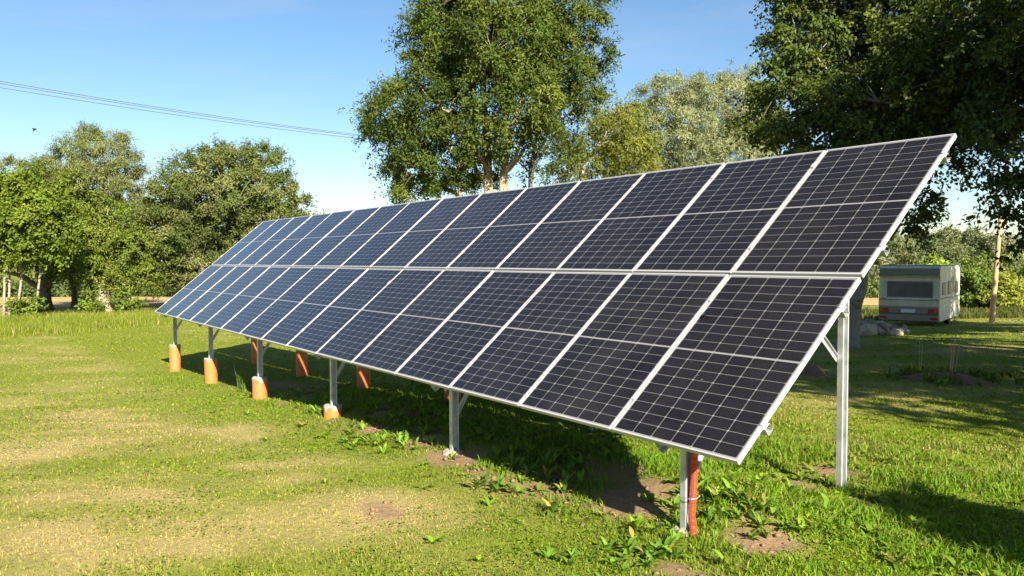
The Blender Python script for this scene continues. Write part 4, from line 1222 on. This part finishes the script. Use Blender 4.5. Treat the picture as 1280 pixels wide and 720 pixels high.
weed('dock_weed', 'leafy weed at the bottom edge left of the near post', 742, 705, 12, .15, 0.096, 0.030, 1.0, (.09, .17, .02), 303)
weed('dock_weed', 'weed tuft right of the bare soil in front of the conduit', 945, 655, 12, .14, 0.104, 0.027, 1.2, (.11, .19, .022), 304)
weed('dock_weed', 'weed growing against the fourth orange pipe from the far end', 402, 516, 4, .08, 0.163, 0.044, 1.0, (.15, .25, .03), 305)
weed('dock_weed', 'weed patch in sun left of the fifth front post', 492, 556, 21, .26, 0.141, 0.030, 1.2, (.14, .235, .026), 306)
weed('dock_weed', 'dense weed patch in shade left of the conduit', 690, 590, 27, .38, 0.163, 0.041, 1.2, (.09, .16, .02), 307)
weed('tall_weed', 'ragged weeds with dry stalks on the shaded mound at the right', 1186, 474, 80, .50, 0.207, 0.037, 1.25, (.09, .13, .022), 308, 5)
weed('tall_weed', 'yellowing weed at the left end of the shaded mound', 1150, 470, 7, .15, 0.192, 0.033, 1.3, (.22, .18, .03), 309, 2)
# tuft of long grass by the third orange pipe
x0, y0 = onground(307, 490); z0 = float(gz(x0, y0))
n = 60
o = blades('grass_tuft', gg.normal(0, .07, n), gg.normal(0, .07, n), gg.uniform(.2, .55, n), np.full(n, .016), gg.uniform(.1, .6, n), np.tile([.10, .16, .03], (n, 1)) * gg.uniform(.7, 1.2, (n, 1)), gg, z0=np.zeros(n))
o.location = (x0, y0, z0)
tag(o, 'tuft of long grass beside the third orange pipe', 'grass tuft')

# soil heaps
def heap(label, px, py, rx, ry, hz, mat, seed):
    x0, y0 = onground(px, py)
    n1, n2 = 14, 40
    Vs = []
    for i in range(n1):
        rr = i / (n1 - 1)
        for j in range(n2):
            t = j / n2 * 2 * math.pi
            f_ = 1 + .25 * math.sin(2 * t + seed) + .12 * math.sin(5 * t + seed * 2)
            xx = x0 + rx * rr * f_ * math.cos(t); yy = y0 + ry * rr * f_ * math.sin(t)
            hh = hz * (1 - rr ** 2) * (.65 + .7 * float(fbm(np.array(xx), np.array(yy), .3, seed)))
            Vs.append((xx - x0, yy - y0, float(gz(xx, yy)) + hh - .03 * (rr > .95)))
    Vs = np.array(Vs); z0 = Vs[:, 2].min(); Vs[:, 2] -= z0
    i = np.arange(n1 - 1)[:, None] * n2; j = np.arange(n2)[None]; j2 = (j + 1) % n2
    Qs = np.stack([i + j, i + n2 + j, i + n2 + j2, i + j2], -1).reshape(-1, 4)
    o = np_mesh('soil_heap', Vs, Qs, mat=M[mat], smooth=True)
    o.location = (x0, y0, z0)
    tag(o, label, 'soil heap')
heap('low brown soil mound under weeds in the shaded lawn', 1182, 476, .62, .42, .15, 'soil_red', 1)
heap('small reddish soil heap showing beside the array edge', 1008, 468, .34, .30, .20, 'soil_red', 2)

# loose clods on the bare soil
V = []; T = []; off = 0
ico = bmesh.new(); bmesh.ops.create_icosphere(ico, subdivisions=1, radius=1)
iv = np.array([v.co for v in ico.verts]); it = np.array([[v.index for v in f.verts] for f in ico.faces]); ico.free()
cnt = 0
while cnt < 1500:
    xx = gg.uniform(7, 18.5); yy = gg.uniform(-1.8, 2.6)
    if gg.uniform() > float(soil_mask(np.array(xx), np.array(yy))): continue
    s_ = .006 + .022 * gg.uniform() ** 4
    v_ = iv * gg.uniform(.6, 1.3, iv.shape) * s_ * np.array([1, 1, .7]) + np.array([xx, yy, float(gz(xx, yy)) + s_ * .4])
    V.append(v_); T.append(it + off); off += len(iv); cnt += 1
o = np_mesh('dirt', np.concatenate(V), None, np.concatenate(T), mat=M['soil'], smooth=False)
tag(o, 'loose clods of dry earth along the trench line', 'dirt', kind='stuff')
